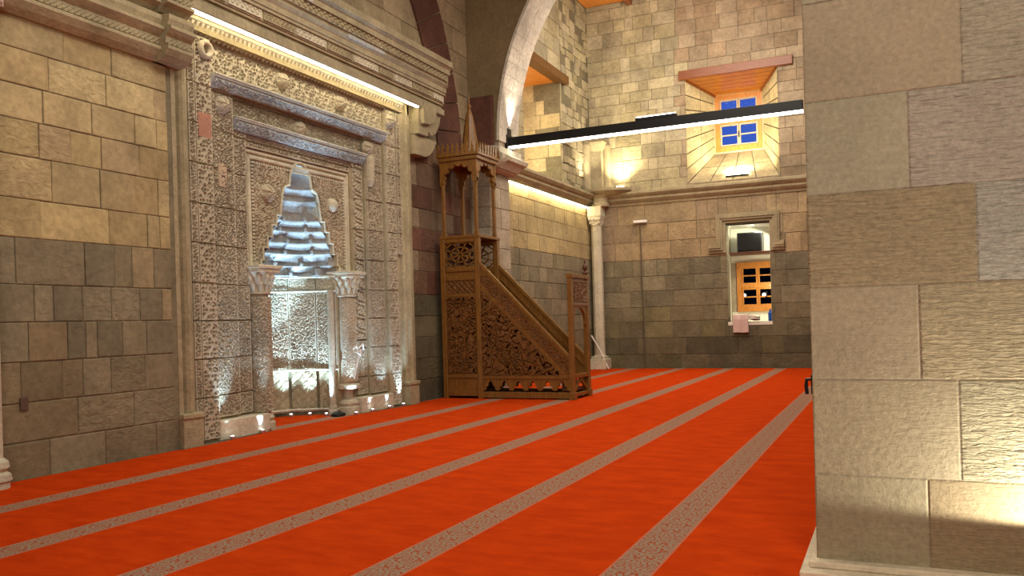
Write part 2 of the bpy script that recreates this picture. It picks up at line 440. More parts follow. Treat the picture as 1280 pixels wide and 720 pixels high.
# engaged colonnette at the very left edge of the view
cl = thing('engaged_colonnette', 'pale stone colonnette with a leafy capital, cut by the left edge of the picture', 'column', (-8.36, 5.44, 0))
b = MB(); b.lathe(-8.36, 5.44, [(.17, 0), (.17, .06), (.19, .08), (.18, .14), (.14, .17), (.17, .21), (.16, .27), (.115, .31), (.112, 4.75)], 24); part('shaft', b, M_light, cl, smooth=False)
b = MB()
b.lathe(-8.36, 5.44, [(.12, 4.75), (.15, 4.78), (.13, 4.82), (.16, 4.95), (.24, 5.1), (.26, 5.2), (.26, 5.3)], 24)
for k in range(10):
    a = 2 * math.pi * k / 10
    for zz, rr in ((4.9, .17), (5.04, .22)):
        cx, cy = -8.36 + rr * math.cos(a + zz * 3), 5.44 + rr * math.sin(a + zz * 3)
        b.tube([(cx, cy, zz - .09), (cx + .02 * math.cos(a), cy + .02 * math.sin(a), zz), (cx + .07 * math.cos(a), cy + .07 * math.sin(a), zz + .07), (cx + .09 * math.cos(a), cy + .09 * math.sin(a), zz + .03)], [.02, .035, .03, .012], 6)
part('capital', b, stone_mat('pinkish_capital_stone', (.5, .38, .33), .3, .6), cl)

# ------------------------------------------------------------------ patterns for carving
def P_lattice(u, v, p=.105):
    a = 2 * math.pi / p
    s1 = np.cos(a * u) * np.cos(a * v * .58) + .55 * np.cos(a * (u * .5 + v * .87)) + .55 * np.cos(a * (u * .5 - v * .87))
    s2 = np.sin(a * u * .31 + 1.3 * np.sin(a * v * .11)) * .25
    return np.clip((.90 - np.abs(s1 + s2 - .1)) * 4.0, 0, 1)
def P_arab(u, v, p=.15):
    a = 2 * math.pi / p
    uu = u + .24 * p * np.sin(a * v * .9 + .6) + .13 * p * np.sin(a * 1.7 * v + 2 * np.sin(a * .37 * u))
    vv = v + .24 * p * np.sin(a * u * .8) + .15 * p * np.cos(a * 1.9 * u + 1.1)
    f = np.sin(a * uu) * np.sin(a * vv) + .45 * np.sin(a * 1.31 * (uu + vv) + .5)
    g = np.abs(np.sin(2.4 * f + .4))
    return np.clip((g - .36) * 3.4, 0, 1)
def P_script(u, v, p=.2):
    a = 2 * math.pi / p
    f = np.sin(a * v * 1.6 + 2.2 * np.sin(a * u * .5)) + .8 * np.sin(a * u * 1.3 + 1.7 * np.sin(a * v * .8 + 1))
    return np.clip((np.abs(f) - .45) * 2.6, 0, 1)
def P_diamond(u, v, p=.1):
    a = 2 * math.pi / p
    return np.clip((np.abs(np.sin(a * (u + v) / 2) * np.sin(a * (u - v) / 2)) - .12) * 3, 0, 1)
def lin(a, b, r): return np.linspace(a, b, max(3, int(round((b - a) / r)) + 1))
def carved(mb, y0, y1, z0, z1, x, pat, depth=.045, res=.0105, jointz=None):
    U, V = lin(y0, y1, res), lin(z0, z1, res); uu, vv = np.meshgrid(U, V)
    H = pat(uu, vv)
    e = np.minimum(np.minimum(uu - y0, y1 - uu), np.minimum(vv - z0, z1 - vv)); H = np.where(e < .025, 1.0, H)
    if jointz:
        for jz in jointz:
            if z0 < jz < z1: H = np.where(np.abs(vv - jz) < res * .7, -.2, H)
    mb.sheet(U, V, lambda u, v, h: (x + h, u, v), H, depth)

# ------------------------------------------------------------------ the portal (mihrab)
C = 11.08
mih = thing('mihrab', 'tall carved stone prayer niche with stepped lace-like bands and a pointed stalactite hood', 'mihrab', (XQ, C, 0))
JZ = [.62, 1.15, 1.68, 2.2, 2.75, 3.3, 3.85, 4.4, 4.95]
# masonry core built as jambs and lintels round the hollow niche
b = MB()
b.box(-9.9, -8.66, 8.10, C - 2.2, -.02, 5.65); b.box(-9.9, -8.66, C + 2.2, 14.1, -.02, 5.65)
b.box(-9.9, -8.76, C - 2.2, C - 1.68, -.02, 5.05); b.box(-9.9, -8.76, C + 1.68, C + 2.2, -.02, 5.05)
b.box(-9.9, -8.74, C - 2.2, C + 2.2, 5.05, 5.65)
b.box(-9.9, -8.84, C - 1.68, C - 1.33, -.02, 4.55); b.box(-9.9, -8.84, C + 1.33, C + 1.68, -.02, 4.55)
b.box(-9.9, -8.84, C - 1.68, C + 1.68, 4.50, 5.05)
b.box(-9.9, -8.89, C - 1.33, C - .93, -.02, 2.50); b.box(-9.9, -8.89, C + .93, C + 1.33, -.02, 2.50)
b.box(-10.3, -8.56, 8.10, 14.1, 5.65, 7.1)
b.box(-10.6, -9.9, 8.1, 14.1, -.02, 7.1)
part('masonry_core', b, M_mould, mih)
# outer roll mouldings
for (ya, yb) in ((8.10, 8.42), (13.76, 14.06)):
    b = MB()
    s = 1 if ya < C else -1
    e0, e1 = (ya, yb) if s > 0 else (yb, ya)
    P = [(-8.66, e0), (-8.56, e0), (-8.56, e0 + s * .07), (-8.60, e0 + s * .08), (-8.60, e0 + s * .11), (-8.55, e0 + s * .12), (-8.51, e0 + s * .15), (-8.50, e0 + s * .18), (-8.52, e0 + s * .21), (-8.57, e0 + s * .23), (-8.57, e0 + s * .26), (-8.60, e0 + s * .31), (-8.70, e0 + s * .31)]
    b.prism([(p[0], p[1]) for p in P], 'z', .44, 7.3 if s > 0 else 5.9)
    b.box(-8.7, -8.49, min(e0, e0 + s * .34), max(e0, e0 + s * .34), -.01, .40, b=.012)
    b.box(-8.7, -8.47, min(e0 - s * .01, e0 + s * .37), max(e0 - s * .01, e0 + s * .37), .38, .45, b=.012)
    part('outer_moulding', b, M_mould, mih)
# carved bands (jambs and head)
def band(name, y0, y1, z0, z1, x, pat, **k):
    bb = MB(); carved(bb, y0, y1, z0, z1, x, pat, jointz=JZ, **k); part(name, bb, M_carve, mih, fix=False)
P1 = lambda u, v: P_lattice(u, v, .088)
P1b = lambda u, v: P_lattice(u + .03, v, .092)
P2 = lambda u, v: P_arab(u, v, .105)
P2b = lambda u, v: P_arab(v, u, .10)
band('carved_band', 8.42, 8.42 + .14, .03, 5.62, -8.64, lambda u, v: P_arab(u, v, .1))
band('carved_band', 8.57, C - 2.2, .03, 5.62, -8.655, P1)
band('carved_band', C + 2.2, 13.60, .03, 5.62, -8.655, P1b)
band('carved_band', 13.61, 13.76, 2.9, 5.62, -8.64, lambda u, v: P_arab(u, v, .1))
band('carved_band', C - 2.2, C + 2.2, 5.18, 5.62, -8.735, P1)
band('carved_band', C - 2.19, C - 1.68, .30, 5.02, -8.755, P2)
band('carved_band', C + 1.68, C + 2.19, .30, 5.02, -8.755, P2b)
band('carved_band', C - 1.68, C + 1.68, 4.68, 5.02, -8.835, P2)
band('carved_band', C - 1.67, C - 1.34, .30, 4.52, -8.835, P2b)
band('inscription_band', C + 1.34, C + 1.67, 1.3, 4.52, -8.835, P_script, depth=.045)
band('carved_band', C + 1.34, C + 1.67, .30, 1.28, -8.835, P2b)
for s in (-1, 1):   # low plinth blocks under the inner bands
    b = MB()
    a0, a1 = sorted((C + s * 1.2, C + s * 2.22)); b.box(-8.9, -8.60, a0, a1, -.01, .27, b=.015)
    part('plinth', b, M_light, mih)
# sloping carved lintel shelves (catch the strip light on top, dark faces below)
def shelf(y0, y1, z, x, d, h, mat=M_grey):
    bb = MB()
    bb.sweep([(x - .02, z), (x + d, z), (x + d, z - .025), (x + d - .02, z - .03), (x + .03, z - h), (x - .02, z - h)], 'y', y0, y1)
    U, V = lin(y0 + .02, y1 - .02, .014), lin(0, 1, .1); uu, vv = np.meshgrid(U, V)
    H = P_arab(uu, vv * h, .09)
    nx, nz = h, (d - .05); L = math.hypot(nx, nz); nx, nz = nx / L, -nz / L
    def mp(u, v, hh): return (x + .03 + (d - .05) * v + nx * hh, u, z - h + (h - .03) * v + nz * hh)
    bb.sheet(U, V, mp, H, .04, back=.01)
    part('lintel_shelf', bb, mat, mih, fix=False)
shelf(C - 2.19, C + 2.19, 5.14, -8.72, .17, .15)
shelf(C - 1.67, C + 1.67, 4.66, -8.83, .16, .16)
b = MB(); b.box(-8.75, -8.53, C - 2.19, C + 2.19, 5.14, 5.165, b=.006); part('shelf_fillet', b, M_light, mih); b = MB(); b.box(-8.85, -8.655, C - 1.67, C + 1.67, 4.66, 4.68, b=.006); part('shelf_fillet', b, M_light, mih)
# stalactite cornice under the strip light
b = MB()
b.box(-8.7, -8.50, 8.42, 13.78, 5.77, 5.83, b=.008)
yy = 8.46; k = 0
while yy < 13.74:
    for r_, (z0, z1, xo) in enumerate(((5.69, 5.77, -8.52), (5.62, 5.69, -8.58))):
        o = .0 if r_ == 0 else .045
        b.add([(-8.72, yy + o, z1), (xo, yy + o + .01, z1), (xo, yy + o + .075, z1), (-8.72, yy + o + .085, z1), (-8.72, yy + o + .042, z0 - .01), (xo - .05, yy + o + .042, z0)],
              [(0, 1, 2, 3), (1, 5, 2), (0, 4, 5, 1), (3, 2, 5, 4)])
    yy += .09; k += 1
part('stalactite_row', b, M_light, mih)
# great cornice above the light
cornice = thing('portal_cornice', 'deep moulded stone cornice with pierced bands, running above the light strip of the prayer niche', 'cornice', (XQ, 11.6, 5.95))
b = MB()
LY = [(-8.54, -8.36, 5.82, 5.94), (-8.50, -8.42, 5.93, 6.02), (-8.55, -8.38, 6.02, 6.06), (-8.6, -8.36, 6.06, 6.22), (-8.6, -8.32, 6.22, 6.27), (-8.6, -8.30, 6.27, 6.38), (-8.6, -8.26, 6.42, 6.46), (-8.6, -8.25, 6.46, 6.62), (-8.6, -8.20, 6.62, 6.72), (-8.6, -8.13, 6.76, 6.88)]
for (xa, xb, za, zb) in LY: b.box(xa, xb + .05, 8.16, 15.05, za, zb, b=.008)
b.sweep([(-8.6, 6.36), (-8.25, 6.36), (-8.19, 6.42), (-8.6, 6.44)], 'y', 8.16, 15.05)
b.sweep([(-8.6, 6.72), (-8.15, 6.72), (-8.08, 6.78), (-8.6, 6.8)], 'y', 8.16, 15.05)
b.box(-8.9, -8.45, 8.16, 15.05, 5.95, 6.95)
part('moulding', b, M_mould, cornice)
# alternating pale and brown carved blocks
y = 8.2; k = 0; R5 = random.Random(5)
while y < 14.95:
    L = R5.uniform(.5, .8); e = min(y + L, 15.0)
    bb = MB(); carved(bb, y + .01, e - .01, 6.07, 6.215, -8.305, P_diamond if k % 2 else (lambda u, v: P_diamond(u, v, .085)), depth=.02, res=.014)
    part('carved_block', bb, M_light if k % 2 else M_mould, cornice, fix=False); y = e; k += 1
bb = MB(); carved(bb, 8.2, 15.0, 6.47, 6.615, -8.195, lambda u, v: P_diamond(u * .8, v, .11), depth=.03, res=.015); part('pierced_band', bb, M_mould, cornice, fix=False)
b = MB(); b.box(-8.5, -8.14, 9.6, 10.6, 6.625, 6.715, b=.006); b.box(-8.5, -8.19, 11.6, 12.7, 6.40, 6.458, b=.006); part('pale_ledge_stone', b, M_grey, cornice)
# curved console carrying the right end of the cornice
b = MB()
P = [(14.12, 5.95), (15.02, 5.95), (15.02, 5.85), (14.95, 5.62), (14.80, 5.42), (14.62, 5.34), (14.50, 5.40), (14.46, 5.3), (14.12, 5.3)]
b.prism(P, 'x', -8.8, -8.38)
b.prism([(14.2, 5.95), (14.7, 5.95), (14.7, 5.75), (14.6, 5.6), (14.45, 5.52), (14.2, 5.5)], 'x', -8.8, -8.30)
b.prism([(14.08, 5.28), (14.95, 5.28), (14.85, 5.12), (14.7, 4.98), (14.5, 4.9), (14.08, 4.9)], 'x', -8.9, -8.46)
part('console', b, M_mould, cornice)
# bosses
def boss(y, z, x, r=.125, ring=False, pierced=True, mat=M_carve):
    bb = MB()
    nu, nv = 40, 16
    th = np.linspace(0, 2 * math.pi, nu + 1); ph = np.linspace(0, math.pi / 2, nv)
    rings_ = []
    for j, p in enumerate(ph):
        rg = []
        for i in range(nu):
            t = th[i]
            h = 1.0
            if pierced and .25 < p < 1.45:
                q = math.cos(6 * t + (3.14 if int(p * 4.2) % 2 else 0)) * math.sin(p * 13)
                h = .86 if q > .25 else 1.0
            if ring and p > .8: h = .0
            rr = r * h
            if ring:
                a = math.pi * j / (nv - 1)
                R_ = r * .72 + r * .3 * math.cos(a); X_ = x + r * .5 * math.sin(a)
                rg.append((X_, y + R_ * math.cos(t), z + R_ * math.sin(t)))
            else:
                rg.append((x + rr * math.sin(p) * 1.0, y + rr * math.cos(p) * math.cos(t), z + rr * math.cos(p) * math.sin(t)))
        rings_.append(rg)
    bb.rings(rings_, caps=not ring)
    part('boss', bb, mat, mih)
boss(8.76, 5.44, -8.60, .13, ring=True)
boss(10.45, 5.44, -8.69, .13); boss(11.95, 5.42, -8.69, .13); boss(13.42, 5.40, -8.61, .13)
boss(9.17, 4.78, -8.72, .13); boss(10.97, 4.80, -8.80, .13); boss(12.78, 4.80, -8.72, .13)
for s in (1,):
    bb = MB(); bb.lathe(-8.71, C + s * 1.78, [(.05, 4.1), (.09, 4.2), (.10, 4.62), (.06, 4.7)], 14); part('half_column', bb, M_carve, mih)
band('carved_band', C - 1.32, C + 1.32, 4.30, 4.50, -8.875, lambda u, v: P_arab(u, v, .12))
# small inset plaques
b = MB(); b.box(-8.70, -8.608, 8.62, 8.86, 4.22, 4.56, b=.008); part('red_plaque', b, stone_mat('rosy_plaque', (.42, .21, .15), .2, .3), mih, label='rosy stone plaque')
b = MB(); b.box(-8.80, -8.71, 9.08, 9.24, 3.60, 3.93, b=.008); part('plaque', b, stone_mat('pale_pink_plaque', (.50, .38, .27), .2, .3), mih)
# inner panel with rope frame
PX = -8.89
def hw(z):
    pts = [(2.42, .95), (2.60, .95), (2.60, .90), (2.80, .90), (2.80, .80), (2.98, .80), (2.98, .70), (3.17, .70), (3.17, .60), (3.34, .58), (3.34, .50), (3.56, .46), (3.66, .45), (3.80, .40), (3.86, .27), (4.02, .245), (4.14, .20), (4.23, .10), (4.27, 0)]
    for (za, ha), (zb, hb) in zip(pts[:-1], pts[1:]):
        if za <= z <= zb and zb > za: return ha + (hb - ha) * (z - za) / (zb - za)
    return 0 if z > 4.27 else .95
HP = [(2.48, .95), (2.60, .95), (2.60, .90), (2.80, .90), (2.80, .80), (2.98, .80), (2.98, .70), (3.17, .70), (3.17, .60), (3.34, .58), (3.34, .50), (3.56, .46), (3.66, .45), (3.80, .40), (3.86, .27), (4.02, .245), (4.14, .20), (4.23, .10), (4.27, 0.0)]
outline = [(C - h, z) for z, h in HP] + [(C + h, z) for z, h in reversed(HP[:-1])]
b = MB()
poly = [(C - 1.33, 2.48)] + outline + [(C + 1.33, 2.48), (C + 1.33, 4.55), (C - 1.33, 4.55)]
b.prism(poly, 'x', -9.06, PX)
part('panel_slab', b, M_carve, mih)
# carved relief sheet cut to the outline
bb = MB()
U, V = lin(C - 1.12, C + 1.12, .014), lin(2.62, 4.10, .014); uu, vv = np.meshgrid(U, V)
H = P_arab(uu, vv, .17)
HWv = np.array([hw(z) for z in V])[:, None]
mask = np.abs(uu - C) < HWv + .07
base = len(bb.v); nu = len(U)
for j in range(len(V)):
    for i in range(nu): bb.v.append((PX + .03 * float(H[j, i]) - (.0), float(U[i]), float(V[j])))
for j in range(len(V) - 1):
    for i in range(nu - 1):
        if not (mask[j, i] or mask[j + 1, i] or mask[j, i + 1] or mask[j + 1, i + 1]):
            bb.f.append((j * nu + i, j * nu + i + 1, (j + 1) * nu + i + 1, (j + 1) * nu + i)); bb.c.append(None)
part('arabesque_relief', bb, M_carve, mih, fix=False)
b = MB()
pp = [(PX + .01, C - 1.22, 2.52), (PX + .01, C - 1.22, 4.17), (PX + .01, C + 1.22, 4.17), (PX + .01, C + 1.22, 2.52)]
for p, q in zip(pp[:-1], pp[1:]): b.tube([p, q], .035, 10)
pp = [(PX + .005, C - 1.30, 2.5), (PX + .005, C - 1.30, 4.26), (PX + .005, C + 1.30, 4.26), (PX + .005, C + 1.30, 2.5)]
for p, q in zip(pp[:-1], pp[1:]): b.tube([p, q], .03, 10)
z = 2.6
while z < 4.1:
    for s in (-1, 1): b.box(PX, PX + .035, C + s * 1.15 - .02, C + s * 1.15 + .02, z, z + .03)
    z += .055
y = C - 1.12
while y < C + 1.1: b.box(PX, PX + .035, y, y + .03, 4.085, 4.12); y += .055
part('rope_frame', b, M_light, mih)
b = MB()
b.tube([(PX + .02, yy_, zz_) for yy_, zz_ in [(C + (yy_ - C) * 1.05, zz_ + .01) for yy_, zz_ in outline]], .022, 8)
part('hood_edge_moulding', b, M_light, mih)
for s in (-1, 1): boss(C + s * .82, 3.66, PX, .15 if s < 0 else .13, pierced=s < 0, mat=M_carve if s < 0 else M_light)
# stalactite hood: tiers of scalloped shelves shrinking upwards
b = MB()
tiers = [(2.44, 2.60, .95, .85, 9), (2.60, 2.80, .90, .78, 8), (2.80, 2.98, .80, .68, 7), (2.98, 3.17, .70, .58, 7), (3.17, 3.34, .60, .50, 5), (3.34, 3.66, .50, .40, 5), (3.66, 3.86, .42, .32, 3), (3.86, 4.27, .26, .20, 1)]
def arc(h, d, cells, n=60, amp=.13, pw=1.0):
    out = []
    for i in range(n + 1):
        t = math.pi * i / n
        k = 1 - amp * (1 - abs(math.sin(cells * t / 1.0 * .5 * 2 / 2 * 1.0)) ** .7) if cells > 1 else 1
        out.append((-8.90 - d * math.sin(t) ** .8 * k, C - h * math.cos(t) * (k if 0 < i < n else 1)))
    return out
prev = None
for ti, (z0, z1, h, d, cells) in enumerate(tiers):
    A = arc(h, d, cells); B_ = arc(h * .97, d * .97, cells)
    hh = z1 - z0
    if ti < len(tiers) - 1:
        nh, nd, nc = tiers[ti + 1][2:5]
        A3 = arc(nh * .99, nd, nc)
        mid = [((a_[0] + c_[0]) / 2 - .012, (a_[1] + c_[1]) / 2) for a_, c_ in zip(A, A3)]
        b.rings([[(x_, y_, z0) for x_, y_ in A], [(x_, y_, z0 + hh * .42) for x_, y_ in A], [(x_, y_, z0 + hh * .80) for x_, y_ in mid], [(x_, y_, z1) for x_, y_ in A3]], closed=False)
    else:
        R = []
        for q in range(9):
            t = q / 8; zz = z0 + hh * t; k = math.sqrt(max(0, 1 - t ** 2.2))
            R.append([(-8.9 + (x_ + 8.9) * max(k, .02), C + (y_ - C) * max(k, .02), zz) for x_, y_ in arc(h, d, 1)])
        b.rings(R, closed=False)
M_hood = stone_mat('weathered_grey_stone', (.34, .345, .33), .35, .5)
part('stalactite_hood', b, M_hood, mih)
# projecting fillets and pendants between the tiers
b = MB()
for ti, (z0, z1, h, d, cells) in enumerate(tiers[:-1]):
    A = arc(h * .985, d * .97, cells)
    b.tube([(x_, y_, z0 + .015) for x_, y_ in A], .020, 6)
    if ti < 6:
        n = cells + 1
        for i in range(1, n, 2):
            t = math.pi * i / n
            px_, py_ = -8.90 - (d * .86) * math.sin(t) ** .8, C - (h * .86) * math.cos(t)
            b.lathe(px_, py_, [(.005, z0 - .02), (.03, z0 + .02), (.035, z0 + .06), (.012, z0 + .09)], 8)
part('hood_pendants', b, M_hood, mih)
# niche body: five facets
half = [(-8.89, C - .93), (-9.30, C - .88), (-9.72, C - .62), (-9.92, C - .22), (-9.92, C + .22), (-9.72, C + .62), (-9.30, C + .88), (-8.89, C + .93)]
def facet(p, q, z0, z1, pat, name, depth=.03, mat=M_carve, res=.014):
    d = Vector((q[0] - p[0], q[1] - p[1])); L = d.length; d /= L; nx, ny = d.y, -d.x
    # normal pointing into the niche (towards +x side centre)
    mx_, my_ = (p[0] + q[0]) / 2, (p[1] + q[1]) / 2
    if (-8.9 - mx_) * nx + (C - my_) * ny < 0: nx, ny = -nx, -ny
    U, V = lin(0, L, res), lin(z0, z1, res); uu, vv = np.meshgrid(U, V); H = pat(uu + p[1], vv)
    e = np.minimum(uu, L - uu); H = np.where(e < .03, 1.0, H)
    bb = MB(); bb.sheet(U, V, lambda u, v, h: (p[0] + d.x * u + nx * h, p[1] + d.y * u + ny * h, v), H, depth)
    part(name, bb, mat, mih, fix=False)
for p, q in zip(half[:-1], half[1:]):
    facet(p, q, .80, 2.18, P2, 'niche_facet')
    facet(p, q, .02, .80, lambda u, v: P_diamond(u, v, .16), 'niche_dado', depth=.012, mat=M_mould, res=.03)
    facet(p, q, 2.20, 2.44, lambda u, v: P_arab(u, v, .1), 'niche_frieze', depth=.02, mat=M_light)
b = MB()
cx_ = sum(p[0] for p in half) / 8
for zz, o in ((2.18, .03), (2.43, .05), (.80, .03), (.10, .04)):
    b = MB(); b.tube([(p[0] + (.03 + o) * (1 if i not in (0, 7) else .3) * 1.0, C + (p[1] - C) * (1 - o), zz) for i, p in enumerate(half)], .022, 6); part('niche_rib', b, M_light, mih)
b = MB()
back = [(-8.92, C - .99), (-9.36, C - .94), (-9.80, C - .66), (-9.98, C - .24), (-9.98, C + .24), (-9.80, C + .66), (-9.36, C + .94), (-8.92, C + .99)]
b.rings([[(x_, y_, -.01) for x_, y_ in back], [(x_, y_, 2.5) for x_, y_ in back]], closed=False)
part('niche_shell', b, M_mould, mih)
# colonnettes inside the niche angle (slender, carved)
for s in (-1, 1):
    b = MB()
    b.lathe(-8.98, C + s * .86, [(.09, .0), (.09, .08), (.07, .1), (.075, .14), (.058, .18), (.058, 2.2)], 14)
    part('inner_colonnette', b, M_carve, mih)
# outer columns with capitals
for s in (-1, 1):
    yc = C + s * 1.12
    bb = MB()
    r_ = .165
    bb.lathe(-8.84, yc, [(.21, 0), (.21, .12), (.18, .14), (.20, .19), (.17, .24)] + ([(.15, .26), (.15, .44)] if s < 0 else [(.10, .26), (.09, .40), (.13, .43), (.22, .45), (.22, .51)]) + [(.15, .54), (.15, 2.06), (.19, 2.08), (.19, 2.11)], 24)
    z_lo = .28 if s < 0 else .56
    U, V = lin(-1.5, 1.9, .075), lin(z_lo, 2.04, .0105); uu, vv = np.meshgrid(U, V)
    if s < 0 or True:
        U = lin(-1.5, 1.9, .065); uu, vv = np.meshgrid(U, V); H = P_arab(uu * .17, vv, .10) * (1.0 if s < 0 else .45)
        bb.sheet(U, V, lambda u, v, h: (-8.84 + (r_ + h) * np.cos(u), yc + (r_ + h) * np.sin(u), v), H, .024, back=.02)
    cs = part('niche_column', bb, M_carve, mih, label='carved left column' if s < 0 else 'right column with a broken foot')
    bb = MB()
    bb.lathe(-8.84, yc, [(.17, 2.11), (.17, 2.2), (.21, 2.34), (.25, 2.40)], 20)
    for k in range(11):
        a = 2 * math.pi * k / 11
        for zz, rr in ((2.15, .165), (2.26, .19)):
            cx, cy = -8.84 + rr * math.cos(a + zz * 9), yc + rr * math.sin(a + zz * 9); ca, sa = math.cos(a + zz * 9), math.sin(a + zz * 9)
            bb.tube([(cx, cy, zz - .04), (cx + .02 * ca, cy + .02 * sa, zz + .05), (cx + .06 * ca, cy + .06 * sa, zz + .09), (cx + .07 * ca, cy + .07 * sa, zz + .05)], [.025, .038, .03, .012], 6)
    part('capital', bb, M_light, cs)
    bb = MB(); bb.box(-9.05, -8.60, yc - .24, yc + .24, 2.40, 2.46, b=.01); bb.box(-9.05, -8.57, yc - .27, yc + .27, 2.46, 2.51, b=.01); part('abacus', bb, M_light, cs)

# LED strip above the portal
ls = thing('light_strip', 'long glowing LED strip along the underside of the prayer niche cornice', 'light strip', (-8.36, 11.2, 5.79))
b = MB(); b.box(-8.395, -8.325, 8.24, 14.08, 5.805, 5.82); part('channel', b, M_steel, ls)
b = MB(); b.box(-8.385, -8.335, 8.25, 14.07, 5.785, 5.805); part('diffuser', b, M_led, ls)

# cold ground spots round the foot of the niche
spots = [(-8.50, 8.98, 'ground spot before the left jamb of the prayer niche, nearest to the camera'),
         (-8.56, 9.66, 'ground spot at the left column foot, right beside the niche opening'),
         (-8.62, 9.86, 'ground spot tucked against the inner side of the left column foot'),
         (-9.55, 11.50, 'leftmost ground spot seen on the floor deep inside the niche'),
         (-9.72, 11.20, 'ground spot in the deepest corner of the niche floor'),
         (-9.30, 11.70, 'middle ground spot seen inside the niche'),
         (-8.98, 11.74, 'ground spot inside the niche beside the right column'),
         (-8.54, 12.0, 'ground spot in front of the right column of the niche'),
         (-8.54, 12.50, 'ground spot just right of the right niche column'),
         (-8.54, 13.05, 'ground spot below the inscription side of the right jamb'),
         (-8.52, 13.50, 'ground spot at the right end of the niche, nearest to the pulpit')]
proto = None
for i, (sx, sy, lb) in enumerate(spots):
    if proto is None:
        proto = thing('ground_spotlight', lb, 'spotlight', (sx, sy, 0), 'cold white ground spots round the prayer niche')
        b = MB(); b.lathe(sx, sy, [(.035, .0), (.04, .01), (.04, .045), (.034, .05)], 16); part('housing', b, M_steel, proto)
        b = MB(); b.lathe(sx, sy, [(.020, .05), (.020, .054)], 16); part('lens', b, M_spot, proto)
        o = proto
    else:
        o = dup(proto); o.location = (sx, sy, 0); o['label'] = lb
    inn = sx < -8.9
    tgt = {3: (-9.75, 11.55, 1.9), 4: (-9.86, 11.1, 2.0), 5: (-9.42, 11.80, 1.9), 6: (-9.03, 11.84, 1.9)}.get(i, (sx - .13, sy, 1.0))
    lamp('SPOT', 'spot_beam', (sx, sy, .075), 300 if inn else 160, COOL, tgt, spot_size=math.radians(56 if inn else 46), spot_blend=.8, shadow_soft_size=.02)
lamp('SPOT', 'frieze_fill', (-9.0, 10.5, .08), 1100, COOL, (-9.80, 11.45, 2.32), spot_size=math.radians(26), spot_blend=.6, shadow_soft_size=.03)  # extra cold spot without a fixture, added to brighten the frieze
# cold light lifted on the hood
lamp('SPOT', 'hood_beam', (-8.98, 10.95, .08), 560, COOL, (-9.25, 11.1, 3.2), spot_size=math.radians(40), spot_blend=.7, shadow_soft_size=.03)

# white cable draped at the right column and dark box on floor
b = MB()
pth = [(-8.62, 12.18, 1.10), (-8.58, 12.20, 1.18), (-8.60, 12.26, 1.10), (-8.57, 12.22, 1.02), (-8.60, 12.16, 1.08), (-8.58, 12.28, 1.14), (-8.59, 12.2, .98), (-8.6, 12.10, .80), (-8.6, 12.06, .62)]
b.tube(pth, .013, 6); b.tube([(-8.6, 12.2, 1.15), (-8.57, 12.3, 1.22), (-8.6, 12.36, 1.12)], .012, 6); b.tube([(-8.6, 12.16, 1.15), (-8.57, 12.1, 1.2), (-8.6, 12.04, 1.14)], .012, 6)
solo('tangled_cable', b, M_whitepl, 'small tangled white cable hanging on the right column of the niche', 'cable')
b = MB(); b.lathe(-8.76, 11.78, [(.11, .0), (.13, .02), (.12, .05), (.05, .08)], 20); solo('dark_disc', b, M_black, 'low round black object on the carpet at the right foot of the niche', 'disc')

# ------------------------------------------------------------------ carpet
b = MB()
poly = [(-8.52, -4.9), (7.9, -4.9), (7.9, 24.72), (-8.50, 24.72), (-8.50, 17.9), (-8.2, 17.85), (-8.2, 16.75), (-8.60, 16.7), (-8.62, 14.1), (-8.44, 13.9), (-8.56, C + 1.2), (-8.80, C + .96), (-9.26, C + .84), (-9.68, C + .58), (-9.86, C + .2), (-9.86, C - .2), (-9.68, C - .58), (-9.26, C - .84), (-8.80, C - .96), (-8.56, C - 1.2), (-8.46, 8.5), (-8.46, 8.05), (-8.52, 8.0)]
b.prism(poly, 'z', -.012, 0.0)
o = mesh_obj('prayer_carpet', b, M_carpet); tag(o, 'orange-red prayer carpet with grey scroll-patterned stripes covering the whole floor', 'carpet')

# ------------------------------------------------------------------ qibla wall between portal and pier, with red stones and blind arch
rnd = random.Random(11)
XS = -8.66
def colr(u, v, r):
    if v < 2.2: return pick(DRK, .85)(u, v, r)
    if 2.2 <= v < 5.2: return pick([(.12, .055, .038), (.14, .062, .042), (.16, .095, .06), (.12, .06, .04), (.15, .10, .065)], 1)(u, v, r) if u > 14.3 else pick([(.24, .18, .12)], 1)(u, v, r)
    return pick([(.30, .23, .15), (.26, .20, .13)], 1)(u, v, r)
b = MB(); fs = lambda u, v, h: (XS + h, u, v)
lay(b, courses(14.06, 16.8, -.02, 5.6, (.40, .50), (.45, .9), colr, rnd), fs, rnd)
lay(b, courses(8.0, 16.8, 5.6, 12.2, (.45, .55), (.6, 1.1), lambda u, v, r: pick([(.34, .26, .16), (.31, .23, .14)], 1)(u, v, r), rnd), fs, rnd)
b.box(-9.4, XS - .015, 14.05, 16.8, -.02, 12.3, c=MORT)
b.box(-9.4, XS - .015, 8.05, 14.1, 7.05, 12.3, c=MORT)
struct('wall_left', b, M_block)
# red blind-arch voussoirs
b = MB()
ac, az, R0, R1 = 9.6, 4.9, 5.72, 6.78
for k in range(16):
    a0, a1 = math.radians(2 + k * 5.4), math.radians(2 + (k + 1) * 5.4 - .25)
    P = []
    for t in (0, .5, 1): a = a0 + (a1 - a0) * t; P.append((ac + R0 * math.cos(a), az + R0 * math.sin(a)))
    for t in (1, .5, 0): a = a0 + (a1 - a0) * t; P.append((ac + R1 * math.cos(a), az + R1 * math.sin(a)))
    b.prism(P, 'x', -8.8, -8.615)
o = struct('trim_blind_arch', b, M_red)

